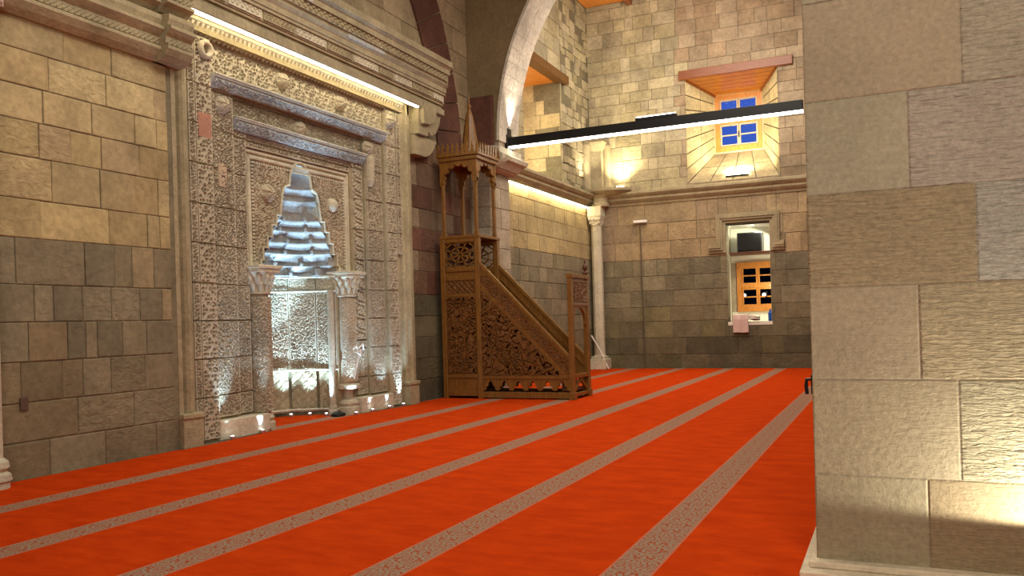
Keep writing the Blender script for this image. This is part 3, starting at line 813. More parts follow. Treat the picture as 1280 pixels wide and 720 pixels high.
# ------------------------------------------------------------------ pier and great transverse arch
rnd = random.Random(21)
b = MB()
b.box(-8.7, -8.16, 16.8, 17.8, -.02, 5.6, c=(.30, .25, .18, .5))
b.box(-8.7, -7.93, 16.83, 17.77, 5.0, 6.3, c=(.34, .27, .2, .3))
for zz in np.arange(0, 5.5, .46): lay(b, [(16.81, 17.3, zz, zz + .46, pick([(.38, .32, .24), (.33, .27, .2)])(0, 0, rnd)), (17.3, 17.79, zz, zz + .46, pick([(.38, .32, .24), (.33, .27, .2)])(0, 0, rnd))], lambda u, v, h: (-8.145 + h, u, v), rnd)
for zz in np.arange(0, 5.0, .46): lay(b, [(-8.64, -8.16, zz, zz + .46, pick([(.40, .34, .26), (.33, .27, .2)])(0, 0, rnd))], lambda u, v, h: (u, 16.785 - h, v), rnd)
struct('wall_pier_left', b, M_block)
b = MB()
b.box(-8.62, -8.02, 16.72, 16.84, 5.25, 6.62, b=.03); 
struct('trim_red_block', b, M_red)
b = MB()   # scrolled corbel under the springing
b.prism([(-8.2, 4.93), (-8.02, 4.96), (-7.92, 5.03), (-7.84, 5.12), (-7.8, 5.2), (-7.78, 5.28), (-7.86, 5.34), (-7.86, 5.46), (-8.2, 5.5)], 'y', 16.70, 17.9)
b.prism([(-8.2, 5.06), (-7.9, 5.10), (-7.74, 5.16), (-7.70, 5.24), (-7.8, 5.3), (-8.2, 5.3)], 'y', 16.9, 17.95)
struct('trim_pier_corbel', b, M_light)
# arch
cx0, zs, RA = -2.25, 5.6, 5.68
def archpts(R, n=24):
    # pointed arch, mirrored about x = -4.0
    xm = -4.0; amax = math.acos((cx0 - xm) / R) ; L = []
    for i in range(n + 1):
        a = amax * i / n; L.append((cx0 - R * math.cos(a), zs + R * math.sin(a)))
    return L + [(2 * xm - x_, z_) for x_, z_ in reversed(L[:-1])]
inn = archpts(RA)
b = MB()
poly = [(-8.7, 5.6)] + inn + [(8.0, 5.6), (8.0, 12.3), (-8.7, 12.3)]
n0 = len(inn)
b.prism(poly, 'y', 16.8, 17.8)
struct('wall_arch', b, M_brown)
b = MB()
out_ = archpts(RA - .035)
for i in range(len(inn) - 1):
    k = rnd.uniform(.9, 1.05); c = (.62 * k, .56 * k, .47 * k, .2)
    p0, p1, q1, q0 = inn[i], inn[i + 1], out_[i + 1], out_[i]
    for ya, yb in ((16.78, 17.30), (17.31, 17.82)):
        R = [[(p0[0] - .03, ya, p0[1]), (q0[0], ya, q0[1]), (q0[0], yb, q0[1]), (p0[0] - .03, yb, p0[1])], [(p1[0] - .03, ya, p1[1] - .0), (q1[0], ya, q1[1] - .004), (q1[0], yb, q1[1] - .004), (p1[0] - .03, yb, p1[1])]]
        b.rings(R, c=c)
struct('trim_arch_soffit', b, M_block)
b = MB(); b.box(-.2, 1.3, 16.8, 17.8, -.02, 5.7); struct('wall_pier_right', b, M_mould)

# ------------------------------------------------------------------ tie beam lamp
bl = thing('beam_light', 'long black linear lamp beam spanning the arch, glowing along its lower edge', 'lamp', (-4.8, 17.3, 5.5))
b = MB(); b.box(-7.98, -1.52, 17.22, 17.38, 5.535, 5.735, b=.01); part('beam', b, M_black, bl)
b = MB(); b.box(-7.96, -1.52, 17.24, 17.36, 5.50, 5.535); part('diffuser', b, M_ledw, bl)
b = MB(); b.box(-8.06, -7.86, 17.15, 17.45, 5.45, 5.80, b=.01); b.box(-7.95, -7.87, 17.2, 17.4, 5.78, 5.95, b=.01); part('wall_bracket', b, M_black, bl)
b = MB(); b.box(-4.9, -4.02, 17.23, 17.37, 5.735, 5.80, b=.01); up_ = part('uplight_module', b, M_black, bl)
b = MB(); b.box(-4.88, -4.04, 17.24, 17.36, 5.80, 5.815); part('uplight_diffuser', b, M_ledw, up_)
lamp('SPOT', 'arch_uplight', (-7.84, 17.3, 6.0), 210, NEUT, (-7.55, 17.3, 8.6), spot_size=math.radians(75), spot_blend=.8, shadow_soft_size=.04)
lamp('SPOT', 'beam_uplight', (-4.4, 17.3, 5.95), 420, NEUT, (-4.4, 18.2, 11), spot_size=math.radians(120), spot_blend=.8, shadow_soft_size=.2)

# ------------------------------------------------------------------ far part of the qibla wall
rnd = random.Random(31)
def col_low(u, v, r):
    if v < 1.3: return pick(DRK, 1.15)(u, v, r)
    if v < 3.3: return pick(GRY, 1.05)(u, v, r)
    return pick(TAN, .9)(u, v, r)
b = MB()
HL = [(19.70, 22.40, 5.50, 8.45)]
lay(b, clip(courses(17.8, 24.8, -.02, 5.06, (.38, .46), (.5, .95), lambda u, v, r: col_low(u, v * 1.0, r), rnd), []), fx, rnd)
lay(b, clip(courses(17.8, 22.45, 5.30, 11.3, (.36, .48), (.5, .9), pick(PALE, .8), rnd), HL), fx, rnd)
# rough corner masonry
lay(b, courses(22.45, 24.8, 5.30, 11.3, (.22, .34), (.25, .6), pick(PALE, .8), rnd), fx, rnd, gap=.012, jit=.02, rel=.035, rough=1.0)
b.box(-9.4, XQ - .02, 17.8, 27, -.02, 5.5, c=MORT); b.box(-9.4, XQ - .02, 17.8, 19.70, 5.5, 11.5, c=MORT)
b.box(-9.4, XQ - .02, 22.40, 27, 5.5, 11.5, c=MORT); b.box(-9.4, XQ - .02, 19.6, 22.5, 8.45, 11.5, c=MORT)
# niche jambs, sill and back
def fy(y0, sgn): return lambda u, v, h: (u, y0 + sgn * h, v)
lay(b, courses(-10.2, -8.58, 5.5, 8.45, (.36, .44), (.5, .8), pick([(.52, .42, .24), (.56, .45, .27), (.5, .4, .25)], .9), rnd), fy(22.40, -1), rnd)
lay(b, courses(-10.2, -8.58, 5.5, 8.45, (.36, .44), (.5, .8), pick(PALE, .9), rnd), fy(19.70, 1), rnd)
b.box(-10.3, -9.3, 22.41, 22.6, 5.4, 8.6, c=MORT); b.box(-10.3, -9.3, 19.5, 19.69, 5.4, 8.6, c=MORT)
b.box(-10.4, -8.56, 19.6, 22.5, 5.2, 5.5, c=(.4, .33, .22, .5)); b.box(-10.4, -10.2, 19.6, 22.5, 5.4, 8.6, c=(.45, .37, .25, .5))
struct('wall_left', b, M_block)
wl = thing('niche_soffit', 'orange boarded ceiling of the high niche in the left wall, behind a dark beam', 'soffit', (-9.3, 21.0, 8.4))
b = MB()
y = 19.7
while y < 22.38: b.box(-10.2, -8.5, y, min(y + .22, 22.4), 8.40, 8.44); y += .225
part('boards', b, M_orange, wl)
b = MB(); b.box(-8.72, -8.42, 19.45, 22.78, 8.38, 8.62, b=.012); part('lintel_beam', b, M_wooddk, wl)
b = MB(); b.box(-9.3, -9.0, 20.4, 20.9, 5.5, 5.56, b=.01); b.box(-9.28, -9.02, 20.42, 20.88, 5.56, 5.57)
solo('floodlight', b, M_flood, 'warm floodlight lying on the sill of the high left niche', 'floodlight')
lamp('AREA', 'niche_flood', (-9.2, 20.7, 5.65), 75, (1, .82, .45), (-9.3, 22.0, 7.6), shape='RECTANGLE', size=.3, size_y=.5)
# the ledge (string course) on both walls
b = MB()
pl = [(-8.6, 5.0), (-8.52, 5.0), (-8.50, 5.06), (-8.44, 5.10), (-8.38, 5.16), (-8.38, 5.22), (-8.32, 5.26), (-8.26, 5.32), (-8.26, 5.38), (-8.34, 5.42), (-8.6, 5.42)]
b.sweep(pl, 'y', 17.85, 24.6); struct('trim_ledge_left', b, M_mould)
b = MB()
b.prism([(24.8 - (p[0] + 8.55), p[1]) for p in pl], 'x', -8.3, 3.0); struct('trim_ledge_far', b, M_mould)
ls = thing('light_strip', 'glowing LED strip under the stone ledge of the far left wall, behind the pulpit', 'light strip', (-8.46, 21.2, 4.95))
b = MB(); b.box(-8.50, -8.44, 17.95, 24.3, 4.985, 5.0); part('channel', b, M_steel, ls)
b = MB(); b.box(-8.49, -8.45, 17.96, 24.29, 4.955, 4.985); part('diffuser', b, M_led2, ls)

# ------------------------------------------------------------------ far wall
rnd = random.Random(41)
YF = 24.8
ff = lambda u, v, h: (u, YF - h, v)
HU = (-5.50, -2.85, 5.50, 8.60)
HWL = (-4.40, -3.19, 1.35, 4.20)
b = MB()
def col_far(u, v, r):
    if v < .9: return pick(DRK, .85)(u, v, r)
    if v < 1.9: return pick(DRK, 1.25)(u, v, r)
    if v < 3.3: return pick(GRY, .95)(u, v, r)
    return pick([(.33, .245, .145), (.37, .27, .155), (.30, .22, .14)], 1)(u, v, r)
Zf = [-.02, .42, .92, 1.42, 1.86, 2.35, 2.8, 3.3, 3.85, 4.4, 5.05]
rects = []
for z0, z1 in zip(Zf[:-1], Zf[1:]): rects += courses(-8.5, 3.0, z0, z1, (z1 - z0, z1 - z0), (.55, 1.0), col_far, rnd)
lay(b, clip(rects, [HWL, (-4.62, -2.98, 3.40, 4.45)]), ff, rnd)
lay(b, clip(courses(-8.55, 3.0, 5.3, 11.3, (.30, .46), (.45, .85), lambda u, v, r: pick(PALE if u < -5.6 else [(.48, .38, .26), (.44, .34, .23), (.42, .31, .2)], .80)(u, v, r), rnd), [HU]), ff, rnd, rough=None)
for (xa, xb, za, zb) in ((-9.4, -5.5, -.02, 11.5), (-2.85, 8.2, -.02, 11.5), (-5.5, -4.40, -.02, 5.5), (-3.19, -2.85, -.02, 5.5), (-4.40, -3.19, -.02, 1.35), (-4.40, -3.19, 4.20, 5.5), (-5.5, -2.85, 8.60, 11.5)):
    b.box(xa, xb, YF + .02, YF + .35, za, zb, c=MORT)
b.box(-9.4, -5.52, YF + .3, 26.4, -.02, 11.5, c=MORT); b.box(-5.52, -5.0, YF + .3, 26.4, -.02, 5.4, c=MORT); b.box(-2.4, 8.2, YF + .3, 26.4, -.02, 11.5, c=MORT)
# splayed embrasure of the upper window
YW = 26.25; W0, W1, WZ0, WZ1 = -4.90, -3.48, 6.60, 8.36
emb = (.50, .42, .26, .5); emd = (.46, .38, .23, .6)
def quadwall(p0, p1, p2, p3, n=5, m=4, cols=None):
    for i in range(n):
        for j in range(m):
            a = lambda s, t: tuple(Vector(p0).lerp(Vector(p1), s).lerp(Vector(p3).lerp(Vector(p2), s), t))
            k = rnd.uniform(.85, 1.1); g = .006
            b.face([a(i / n + g, j / m + g), a((i + 1) / n - g, j / m + g), a((i + 1) / n - g, (j + 1) / m - g), a(i / n + g, (j + 1) / m - g)], (emb[0] * k, emb[1] * k, emb[2] * k, .6))
quadwall((-5.5, YF, 5.5), (-5.5, YF, 8.6), (W0, YW, WZ1), (W0, YW, WZ0), 7, 2)
quadwall((-2.85, YF, 5.5), (-2.85, YF, 8.6), (W1, YW, WZ1), (W1, YW, WZ0), 7, 2)
quadwall((-5.5, YF, 5.5), (-2.85, YF, 5.5), (W1, YW, WZ0), (W0, YW, WZ0), 4, 2)
o_ = .02
b.face([(-5.52, YF, 5.5), (-5.52, YF, 8.6), (W0 - .03, YW, WZ1), (W0 - .03, YW, WZ0)], MORT); b.face([(-2.83, YF, 5.5), (-2.83, YF, 8.6), (W1 + .03, YW, WZ1), (W1 + .03, YW, WZ0)], MORT)
b.face([(-5.52, YF, 5.47), (-2.83, YF, 5.47), (W1, YW, WZ0 - .03), (W0, YW, WZ0 - .03)], MORT)
# outer wall skin with the two window holes
for (xa, xb, za, zb) in ((-5.6, W0, 5.2, 11.5), (W1, -2.5, 5.2, 11.5), (W0, W1, WZ1, 11.5), (W0, W1, 5.2, WZ0), (-5.1, -4.40, -.02, 5.2), (-2.62, -2.3, -.02, 5.2), (-4.40, -2.62, -.02, 1.6), (-4.40, -2.62, 3.18, 5.2)):
    b.box(xa, xb, 26.2, 26.42, za, zb, c=(.5, .45, .33, .2))
struct('wall_far', b, M_block)
b = MB()   # white plastered lining of the lower recess
b.face([(-4.40, YF, 1.35), (-4.40, YF, 4.2), (-4.55, 26.2, 4.2), (-4.55, 26.2, 1.35)]); b.face([(-3.19, YF, 1.35), (-3.19, YF, 4.2), (-2.5, 26.2, 4.2), (-2.5, 26.2, 1.35)])
b.face([(-4.40, YF, 4.2), (-3.19, YF, 4.2), (-2.5, 26.2, 4.2), (-4.55, 26.2, 4.2)])
b.box(-4.42, -3.17, YF - .01, 25.2, 1.25, 1.35); b.box(-4.5, -2.6, 25.2, 26.2, 1.25, 1.35)
b.box(-4.53, -2.5, 26.16, 26.2, 3.15, 4.2); b.box(-4.53, -2.5, 26.16, 26.2, 1.3, 1.64)
struct('trim_recess_lining', b, M_white)
# soffit and lintel of the upper window
us = thing('window_soffit', 'glossy orange boarded soffit sloping over the upper far window under a red-brown beam', 'soffit', (-4.15, 25.4, 8.5))
b = MB()
nb = 6
for i in range(nb):
    t0, t1 = i / nb, (i + 1) / nb - .012
    ya, yb = YF + (YW - YF) * t0, YF + (YW - YF) * t1
    za, zb = 8.60 + (WZ1 - 8.60) * t0, 8.60 + (WZ1 - 8.60) * t1
    la, lb_ = -5.5 + (W0 + 5.5) * t0, -5.5 + (W0 + 5.5) * t1; ra, rb = -2.85 + (W1 + 2.85) * t0, -2.85 + (W1 + 2.85) * t1
    b.add([(la, ya, za), (ra, ya, za), (rb, yb, zb), (lb_, yb, zb), (la, ya, za + .04), (ra, ya, za + .04), (rb, yb, zb + .04), (lb_, yb, zb + .04)], [(0, 1, 2, 3), (7, 6, 5, 4), (0, 4, 5, 1), (2, 6, 7, 3), (1, 5, 6, 2), (0, 3, 7, 4)])
part('boards', b, wood('varnished_soffit', (.26, .085, .016), (.36, .13, .025), .22, (4, 20, 20)), us)
b = MB(); b.box(-5.66, -2.42, YF - .10, YF + .12, 8.60, 8.86, b=.012); part('lintel_beam', b, M_lintel, us)
b = MB(); b.bar((-5.45, YF + .05, 8.57), (W0 + .02, YW - .05, WZ1 - .02), .05); part('edge_bead', b, M_lintel, us); b = MB(); b.bar((-2.9, YF + .05, 8.57), (W1 - .02, YW - .05, WZ1 - .02), .05); part('edge_bead', b, M_lintel, us)

def window(n, x0, x1, z0, z1, y, casement_mat, rows):
    root = bpy.data.objects.new('window_%d' % n, None); COL.objects.link(root); root.location = ((x0 + x1) / 2, y, z0); root['kind'] = 'structure'
    b = MB(); t = .14
    b.box(x0, x0 + t, y - .06, y + .08, z0, z1, b=.006); b.box(x1 - t, x1, y - .06, y + .08, z0, z1, b=.006)
    b.box(x0 + t, x1 - t, y - .06, y + .08, z0, z0 + t * 1.2, b=.006); b.box(x0 + t, x1 - t, y - .06, y + .08, z1 - t, z1, b=.006)
    zm = (z0 + z1) / 2 + .02
    b.box(x0 + t, x1 - t, y - .05, y + .07, zm - .05, zm + .05, b=.006)
    part('window_frame', b, M_frame, root)
    xm = (x0 + x1) / 2; cw = (x1 - x0 - 2 * t) / rows
    for (za, zb) in ((z0 + t * 1.2, zm - .05), (zm + .05, z1 - t)):
        for (xa, xb) in [(x0 + t + cw * q, x0 + t + cw * (q + 1)) for q in range(rows)]:
            b = MB(); s = .055; zc = (za + zb) / 2
            b.box(xa + .004, xa + s, y - .03, y + .04, za, zb, b=.004); b.box(xb - s, xb - .004, y - .03, y + .04, za, zb, b=.004)
            b.box(xa + s, xb - s, y - .03, y + .04, za, za + s, b=.004); b.box(xa + s, xb - s, y - .03, y + .04, zb - s, zb, b=.004)
            b.box(xa + s, xb - s, y - .02, y + .03, zc - .02, zc + .02, b=.004)
            cs = part('casement', b, casement_mat, root)
            b = MB(); b.box(xa + s, xb - s, y + .002, y + .008, za + s, zb - s); part('pane', b, M_glass, cs)
    b = MB(); b.box(xm - .02, xm + .02, y - .06, y - .03, z0 + .42, z0 + .60, b=.005); part('handle', b, M_black, root)
window(1, W0, W1, WZ0, WZ1, 26.27, simple('greyed_sash_paint', (.42, .33, .26), .5), 2)
window(2, -4.36, -2.62, 1.64, 3.15, 26.14, M_frame, 3)
b = MB(); b.box(-8, 2, 29.5, 29.8, -.5, 5.2); b.box(-8, 2, 26.5, 29.8, -.6, -.5); struct('trim_dark_backdrop', b, M_dark)  # unseen dark backdrop, added so the lower panes look black
gp = None  # glowing globes added outside to imitate lights reflected in the panes
for i, (gx, gz, lb) in enumerate(((-4.66, 3.15, 'round white glow imitating a light reflected in the upper left pane of the lower window'), (-4.55, 2.2, 'round white glow imitating a reflection in the third row of panes, at left'), (-4.42, 1.83, 'lowest white glow imitating a reflection, in the bottom left pane of the lower window'), (-3.9, 2.2, 'white glow imitating a reflection in the third row of panes, at the right edge'), (-3.95, 1.80, 'white glow imitating a reflection in the bottom right pane'))):
    if gp is None:
        gp = thing('pane_reflection', lb, 'lamp', (gx, 28.6, gz), 'glowing spots imitating reflections in the lower window')
        b = MB(); b.lathe(gx, 28.6, [(.01, gz - .06), (.055, gz - .04), (.07, gz), (.055, gz + .04), (.01, gz + .06)], 16); part('reflection_spot', b, M_reflection, gp, smooth=True)
        b = MB(); b.box(gx - .02, gx + .02, 28.6, 29.49, gz - .01, gz + .01); part('backdrop_arm', b, M_black, gp)
    else:
        o = dup(gp); o.location = (gx, 28.6, gz); o['label'] = lb
# flood lamp in the upper sill
fl_ = thing('floodlight', 'bright warm floodlight lying on the sill of the upper far window', 'floodlight', (-4.1, 25.0, 5.62))
b = MB(); b.box(-4.40, -3.75, 24.9, 25.12, 5.62, 5.66, b=.01); part('housing', b, M_black, fl_)
b = MB(); b.box(-4.38, -3.77, 24.91, 25.11, 5.66, 5.74); part('lens', b, M_flood, fl_)
lamp('AREA', 'sill_flood', (-4.08, 25.0, 5.80), 95, (1, .84, .48), (-4.1, 26.2, 7.4), shape='RECTANGLE', size=.6, size_y=.2)
# corner flood on the ledge
cf = thing('floodlight', 'small floodlight standing on the ledge beside the far corner, washing the wall', 'floodlight', (-7.5, 24.55, 5.42))
b = MB(); b.box(-7.62, -7.38, 24.47, 24.62, 5.43, 5.53, b=.01); part('housing', b, M_black, cf)
b = MB(); b.box(-7.60, -7.40, 24.48, 24.61, 5.53, 5.58); part('lens', b, M_flood, cf)
lamp('SPOT', 'ledge_flood', (-7.5, 24.42, 5.62), 330, (1, .85, .5), (-7.5, 24.8, 7.2), spot_size=math.radians(110), spot_blend=.9, shadow_soft_size=.06)
lamp('SPOT', 'ledge_flood', (-8.2, 23.8, 5.62), 170, (1, .88, .6), (-8.5, 24.0, 7.6), spot_size=math.radians(90), spot_blend=.9, shadow_soft_size=.06)

# stone hood mould round the lower recess
hm = thing('window_surround', 'stepped stone hood moulding with dropped ends round the top of the lower far window', 'surround', (-3.8, YF, 3.4))
b = MB()
for (o0, o1, dd) in ((.0, .08, .06), (.08, .14, .12), (.14, .22, .15), (.22, .27, .11)):
    xa0, xb0, zt0, zb0 = -4.42, -3.17, 4.24, 3.38
    b.box(xa0 - o1, xa0 - o0, YF - dd, YF + .05, zb0 + o0, zt0 + o1); b.box(xb0 + o0, xb0 + o1, YF - dd, YF + .05, zb0 + o0, zt0 + o1)
    b.box(xa0 - o0, xb0 + o0, YF - dd, YF + .05, zt0 + o0, zt0 + o1)
    b.box(-4.90, xa0 - o1, YF - dd, YF + .05, zb0 + o0, zb0 + o1); b.box(xb0 + o1, -2.78, YF - dd, YF + .05, zb0 + o0, zb0 + o1)
part('moulding', b, stone_mat('brown_surround', (.34, .28, .175), .25, .4), hm)
# things in the recess
sc = thing('black_speaker', 'black box on a shelf at the top of the lower window recess', 'speaker', (-3.85, 25.6, 3.45))
b = MB(); b.box(-4.22, -3.50, 25.45, 25.95, 3.42, 4.0, b=.03); part('cabinet', b, M_blacksoft, sc)
b = MB(); b.box(-4.18, -3.54, 25.43, 25.452, 3.46, 3.96, b=.004); part('front_panel', b, M_black, sc)
b = MB(); b.box(-4.50, -3.10, 25.40, 26.15, 3.36, 3.42, b=.008); solo('shelf', b, M_wooddeep, 'thin dark shelf carrying the black box in the lower recess', 'shelf')
b = MB()
R5 = random.Random(9)
nx_, ny_ = 26, 12
U = np.linspace(-4.28, -3.55, nx_); V = np.linspace(YF - .08, YF + .3, ny_)
for lay_ in range(2):
    rr = [[(float(u), float(v), 1.40 + .05 * lay_ + .03 * math.sin(9 * u + lay_) * math.cos(7 * v)) for u in U] for v in V]
    top = [[(p[0], p[1], p[2] + .05) for p in r] for r in rr]
    for j in range(ny_ - 1):
        for i in range(nx_ - 1):
            b.face([top[j][i], top[j][i + 1], top[j + 1][i + 1], top[j + 1][i]]); b.face([rr[j][i], rr[j + 1][i], rr[j + 1][i + 1], rr[j][i + 1]])
    for i in range(nx_ - 1): b.face([rr[0][i], rr[0][i + 1], top[0][i + 1], top[0][i]]); b.face([rr[-1][i], rr[-1][i + 1], top[-1][i + 1], top[-1][i]])
    for j in range(ny_ - 1): b.face([rr[j][0], rr[j + 1][0], top[j + 1][0], top[j][0]]); b.face([rr[j][-1], rr[j + 1][-1], top[j + 1][-1], top[j][-1]])
solo('folded_cloth', b, M_cloth2, 'crumpled pale cloths lying on the sill of the lower window', 'cloth')
b = MB()
rg = []
for k, (yy_, zz_) in enumerate(((YF + .22, 1.555), (YF + .02, 1.56), (YF - .085, 1.545), (YF - .12, 1.42), (YF - .11, 1.20), (YF - .105, 1.04))):
    rg.append([(-4.27 + .44 * i / 8, yy_ - .012 * math.sin(i * 1.3 + k), zz_ + .006 * math.sin(i)) for i in range(9)] + [(-4.27 + .44 * i / 8, yy_ + .018 - .012 * math.sin(i * 1.3 + k), zz_ - (.02 if k < 2 else 0)) for i in range(8, -1, -1)])
b.rings(rg)
solo('hanging_towel', b, M_cloth, 'small pink towel hanging over the sill at the left of the lower window', 'towel')
b = MB(); b.lathe(-3.28, 25.2, [(.05, 1.35), (.06, 1.37), (.06, 1.58), (.03, 1.64), (.025, 1.70)], 16); solo('blue_bottle', b, M_blue, 'blue bottle standing at the right end of the lower window sill', 'bottle')
lamp('AREA', 'recess_lamp', (-3.55, 25.5, 4.12), 45, (1, .97, .72), (-4.45, 25.4, 2.2), shape='RECTANGLE', size=.5, size_y=.5)
lamp('POINT', 'recess_lamp', (-3.32, 25.45, 2.4), 26, (1, .96, .68), shadow_soft_size=.1)

# corner column, drum and round shelf
cc_ = thing('corner_column', 'slender pale stone column with a carved capital in the far corner of the room', 'column', (-8.30, 24.45, 0))
b = MB(); b.box(-8.55, -8.02, 24.2, 24.78, 0, .32, b=.015); b.box(-8.5, -8.08, 24.25, 24.7, .32, .4, b=.015); part('base', b, M_light, cc_)
b = MB(); b.lathe(-8.28, 24.47, [(.20, .4), (.17, .46), (.165, 4.4), (.19, 4.42), (.19, 4.47)], 8, a0=math.pi / 8); part('shaft', b, M_light, cc_)
b = MB(); b.rings([[(-8.28 + s * sx, 24.47 + s * sy, z) for sx, sy in ((-1, -1), (1, -1), (1, 1), (-1, 1))] for s, z in ((.17, 4.47), (.18, 4.56), (.22, 4.72), (.21, 4.78), (.22, 5.0))])
for k in range(4):
    for zz in (4.60,): b.lathe(-8.28 - .165 + .11 * k, 24.47 - .19, [(.01, zz - .05), (.045, zz), (.03, zz + .05), (.01, zz + .07)], 8)
part('capital', b, M_light, cc_)
b = MB(); b.lathe(-8.15, 24.55, [(.26, 5.0), (.28, 5.06), (.24, 5.1), (.24, 5.25), (.34, 5.34)], 20); part('drum', b, M_mould, cc_)
b = MB(); b.rings([[(-8.05 + r * 1.1 * math.cos(a), 24.72 + r * .75 * math.sin(a), z) for a in [math.pi * 2 * q / 32 for q in range(32)]] for r, z in ((.5, 5.32), (.78, 5.40), (.86, 5.44), (.86, 5.52))])
b.lathe(-7.12, 24.62, [(.05, 5.38), (.09, 5.42), (.09, 5.56), (.04, 5.60)], 12)
part('round_shelf', b, M_mould, cc_)
# corner pilaster with flared cap above it
b = MB(); b.box(-8.42, -8.04, 24.42, 24.85, 5.52, 6.72, b=.02); b.rings([[(-8.23 + s * sx, 24.6 + s * 1.0 * sy, z) for sx, sy in ((-1, -1), (1, -1), (1, 1), (-1, 1))] for s, z in ((.19, 6.7), (.20, 6.74), (.30, 6.98), (.10, 7.15))])
b.lathe(-8.0, 24.75, [(.16, 5.5), (.15, 6.9), (.05, 7.1)], 16); b.lathe(-8.5, 24.3, [(.15, 5.5), (.14, 6.9), (.05, 7.1)], 16)
struct('trim_corner_pilaster', b, M_mould)

# conduit and fitting on the far wall
cn = thing('wall_fitting', 'short white bar fitting with a dark cable running down the far wall', 'fitting', (-7.0, 24.72, 0))
b = MB(); b.box(-7.16, -6.74, 24.66, 24.74, 4.44, 4.52, b=.01); part('bar', b, M_whitepl, cn)
b = MB(); b.tube([(-6.97, 24.735, 4.45), (-6.96, 24.735, 3), (-6.94, 24.735, 1.5), (-6.92, 24.735, .05)], .018, 6); part('cable', b, simple('brown_conduit', (.10, .08, .06), .6), cn)
b = MB(); b.tube([(-8.42, 24.1, 1.05), (-8.2, 24.2, .62), (-7.96, 24.3, .02)], .022, 8); solo('thin_pole', b, M_whitepl, 'thin pale pole leaning against the far column behind the pulpit gate', 'pole')

# ------------------------------------------------------------------ pulpit (minbar)
mn = thing('minbar', 'carved wooden pulpit with stairs, canopy and spire against the wall', 'pulpit', (-7.1, 15.55, 0))
XL, XT, XG = -8.50, -7.66, -5.68
Y0, Y1 = 15.1, 15.98
pt = .085
def post(x, y, z0, z1, name='post', w=pt, mat=M_wood):
    b = MB(); b.box(x - w / 2, x + w / 2, y - w / 2, y + w / 2, z0, z1, b=.01); return part(name, b, mat, mn)
# lower tower posts
for x_ in (XL + pt / 2, XT):
    for y_ in (Y0, Y1): post(x_, y_, 0.0, 3.30, w=.11)
# panels of the tower: front face
def relief(mb, a0, a1, z0, z1, y, pat, depth, res, sgn=-1, maskf=None, axis='y'):
    U, V = lin(a0, a1, res), lin(z0, z1, res); uu, vv = np.meshgrid(U, V); H = pat(uu, vv)
    nu = len(U); base = len(mb.v)
    ok = np.ones_like(uu, bool) if maskf is None else maskf(uu, vv)
    for j in range(len(V)):
        for i in range(nu):
            h = depth * float(H[j, i])
            mb.v.append((float(U[i]), y + sgn * h, float(V[j])) if axis == 'y' else (y + sgn * h, float(U[i]), float(V[j])))
    for j in range(len(V) - 1):
        for i in range(nu - 1):
            if ok[j, i] and ok[j + 1, i] and ok[j, i + 1] and ok[j + 1, i + 1]:
                mb.f.append((base + j * nu + i, base + j * nu + i + 1, base + (j + 1) * nu + i + 1, base + (j + 1) * nu + i)); mb.c.append(None)
PW = lambda u, v: P_arab(u, v, .36)
for yy_, sg in ((Y0, -1), (Y1, 1)):
    b = MB(); b.box(XL + .1, XT - .04, yy_ - .02, yy_ + .02, .05, 2.62)
    for (za, zb) in ((.05, .16), (.42, .50), (2.08, 2.14), (2.42, 2.50), (2.60, 2.68), (3.2, 3.30)): b.box(XL + .1, XT - .05, yy_ - .045, yy_ + .045, za, zb, b=.008)
    part('tower_panel', b, M_wood, mn)
    b = MB(); relief(b, XL + .12, XT - .07, .52, 2.06, yy_ + sg * .02, PW, .030, .014, sg); relief(b, XL + .12, XT - .07, 2.16, 2.40, yy_ + sg * .02, lambda u, v: P_diamond(u, v, .12), .015, .014, sg)
    part('tower_relief', b, M_wooddk, mn, fix=False)
b = MB(); b.box(XL + .01, XL + .05, Y0, Y1, 0, 3.2); part('back_panel', b, M_wooddeep, mn)
# lattice railings of the balcony
def lattice(p0, p1, z0, z1, ax_, fixed, name='lattice_panel'):
    b = MB(); L = p1 - p0; Hh = z1 - z0
    def P(u, v): return (p0 + u * L, fixed, z0 + v * Hh) if ax_ == 'x' else (fixed, p0 + u * L, z0 + v * Hh)
    def br(a, c, w_=.028): b.bar(P(*a), P(*c), w_, .035, upv=(0, 1, 0) if ax_ == 'x' else (1, 0, 0))
    for a, c in (((0, 0), (1, 0)), ((0, 1), (1, 1)), ((0, 0), (0, 1)), ((1, 0), (1, 1))): br(a, c, .05)
    cn_ = (.5, .5)
    for k in range(8):
        a = math.pi * k / 4 + .39; t = min(.5 / max(abs(math.cos(a)), 1e-6), .5 / max(abs(math.sin(a)), 1e-6))
        q = (.5 + math.cos(a) * .02, .5 + math.sin(a) * .02); r_ = (.5 + math.cos(a) * t, .5 + math.sin(a) * t); br(q, r_)
        a2 = a + math.pi / 4; q2 = (.5 + math.cos(a2) * .02, .5 + math.sin(a2) * .02)
        m1 = (.5 + math.cos(a) * .33, .5 + math.sin(a) * .33); m2 = (.5 + math.cos(a2) * .33, .5 + math.sin(a2) * .33); br(m1, m2)
    for s1 in (0, 1):
        for s2 in (0, 1): br((s1, .5 + (s2 - .5) * .5), (.5 + (s1 - .5) * .5, s2))
    part(name, b, M_wood, mn)
lattice(XL + .1, XT - .05, 2.70, 3.20, 'x', Y0); lattice(XL + .1, XT - .05, 2.70, 3.20, 'x', Y1)
b = MB(); b.box(XL + .02, XT + .04, Y0 - .05, Y1 + .05, 2.02, 2.10); part('platform', b, M_wooddk, mn)
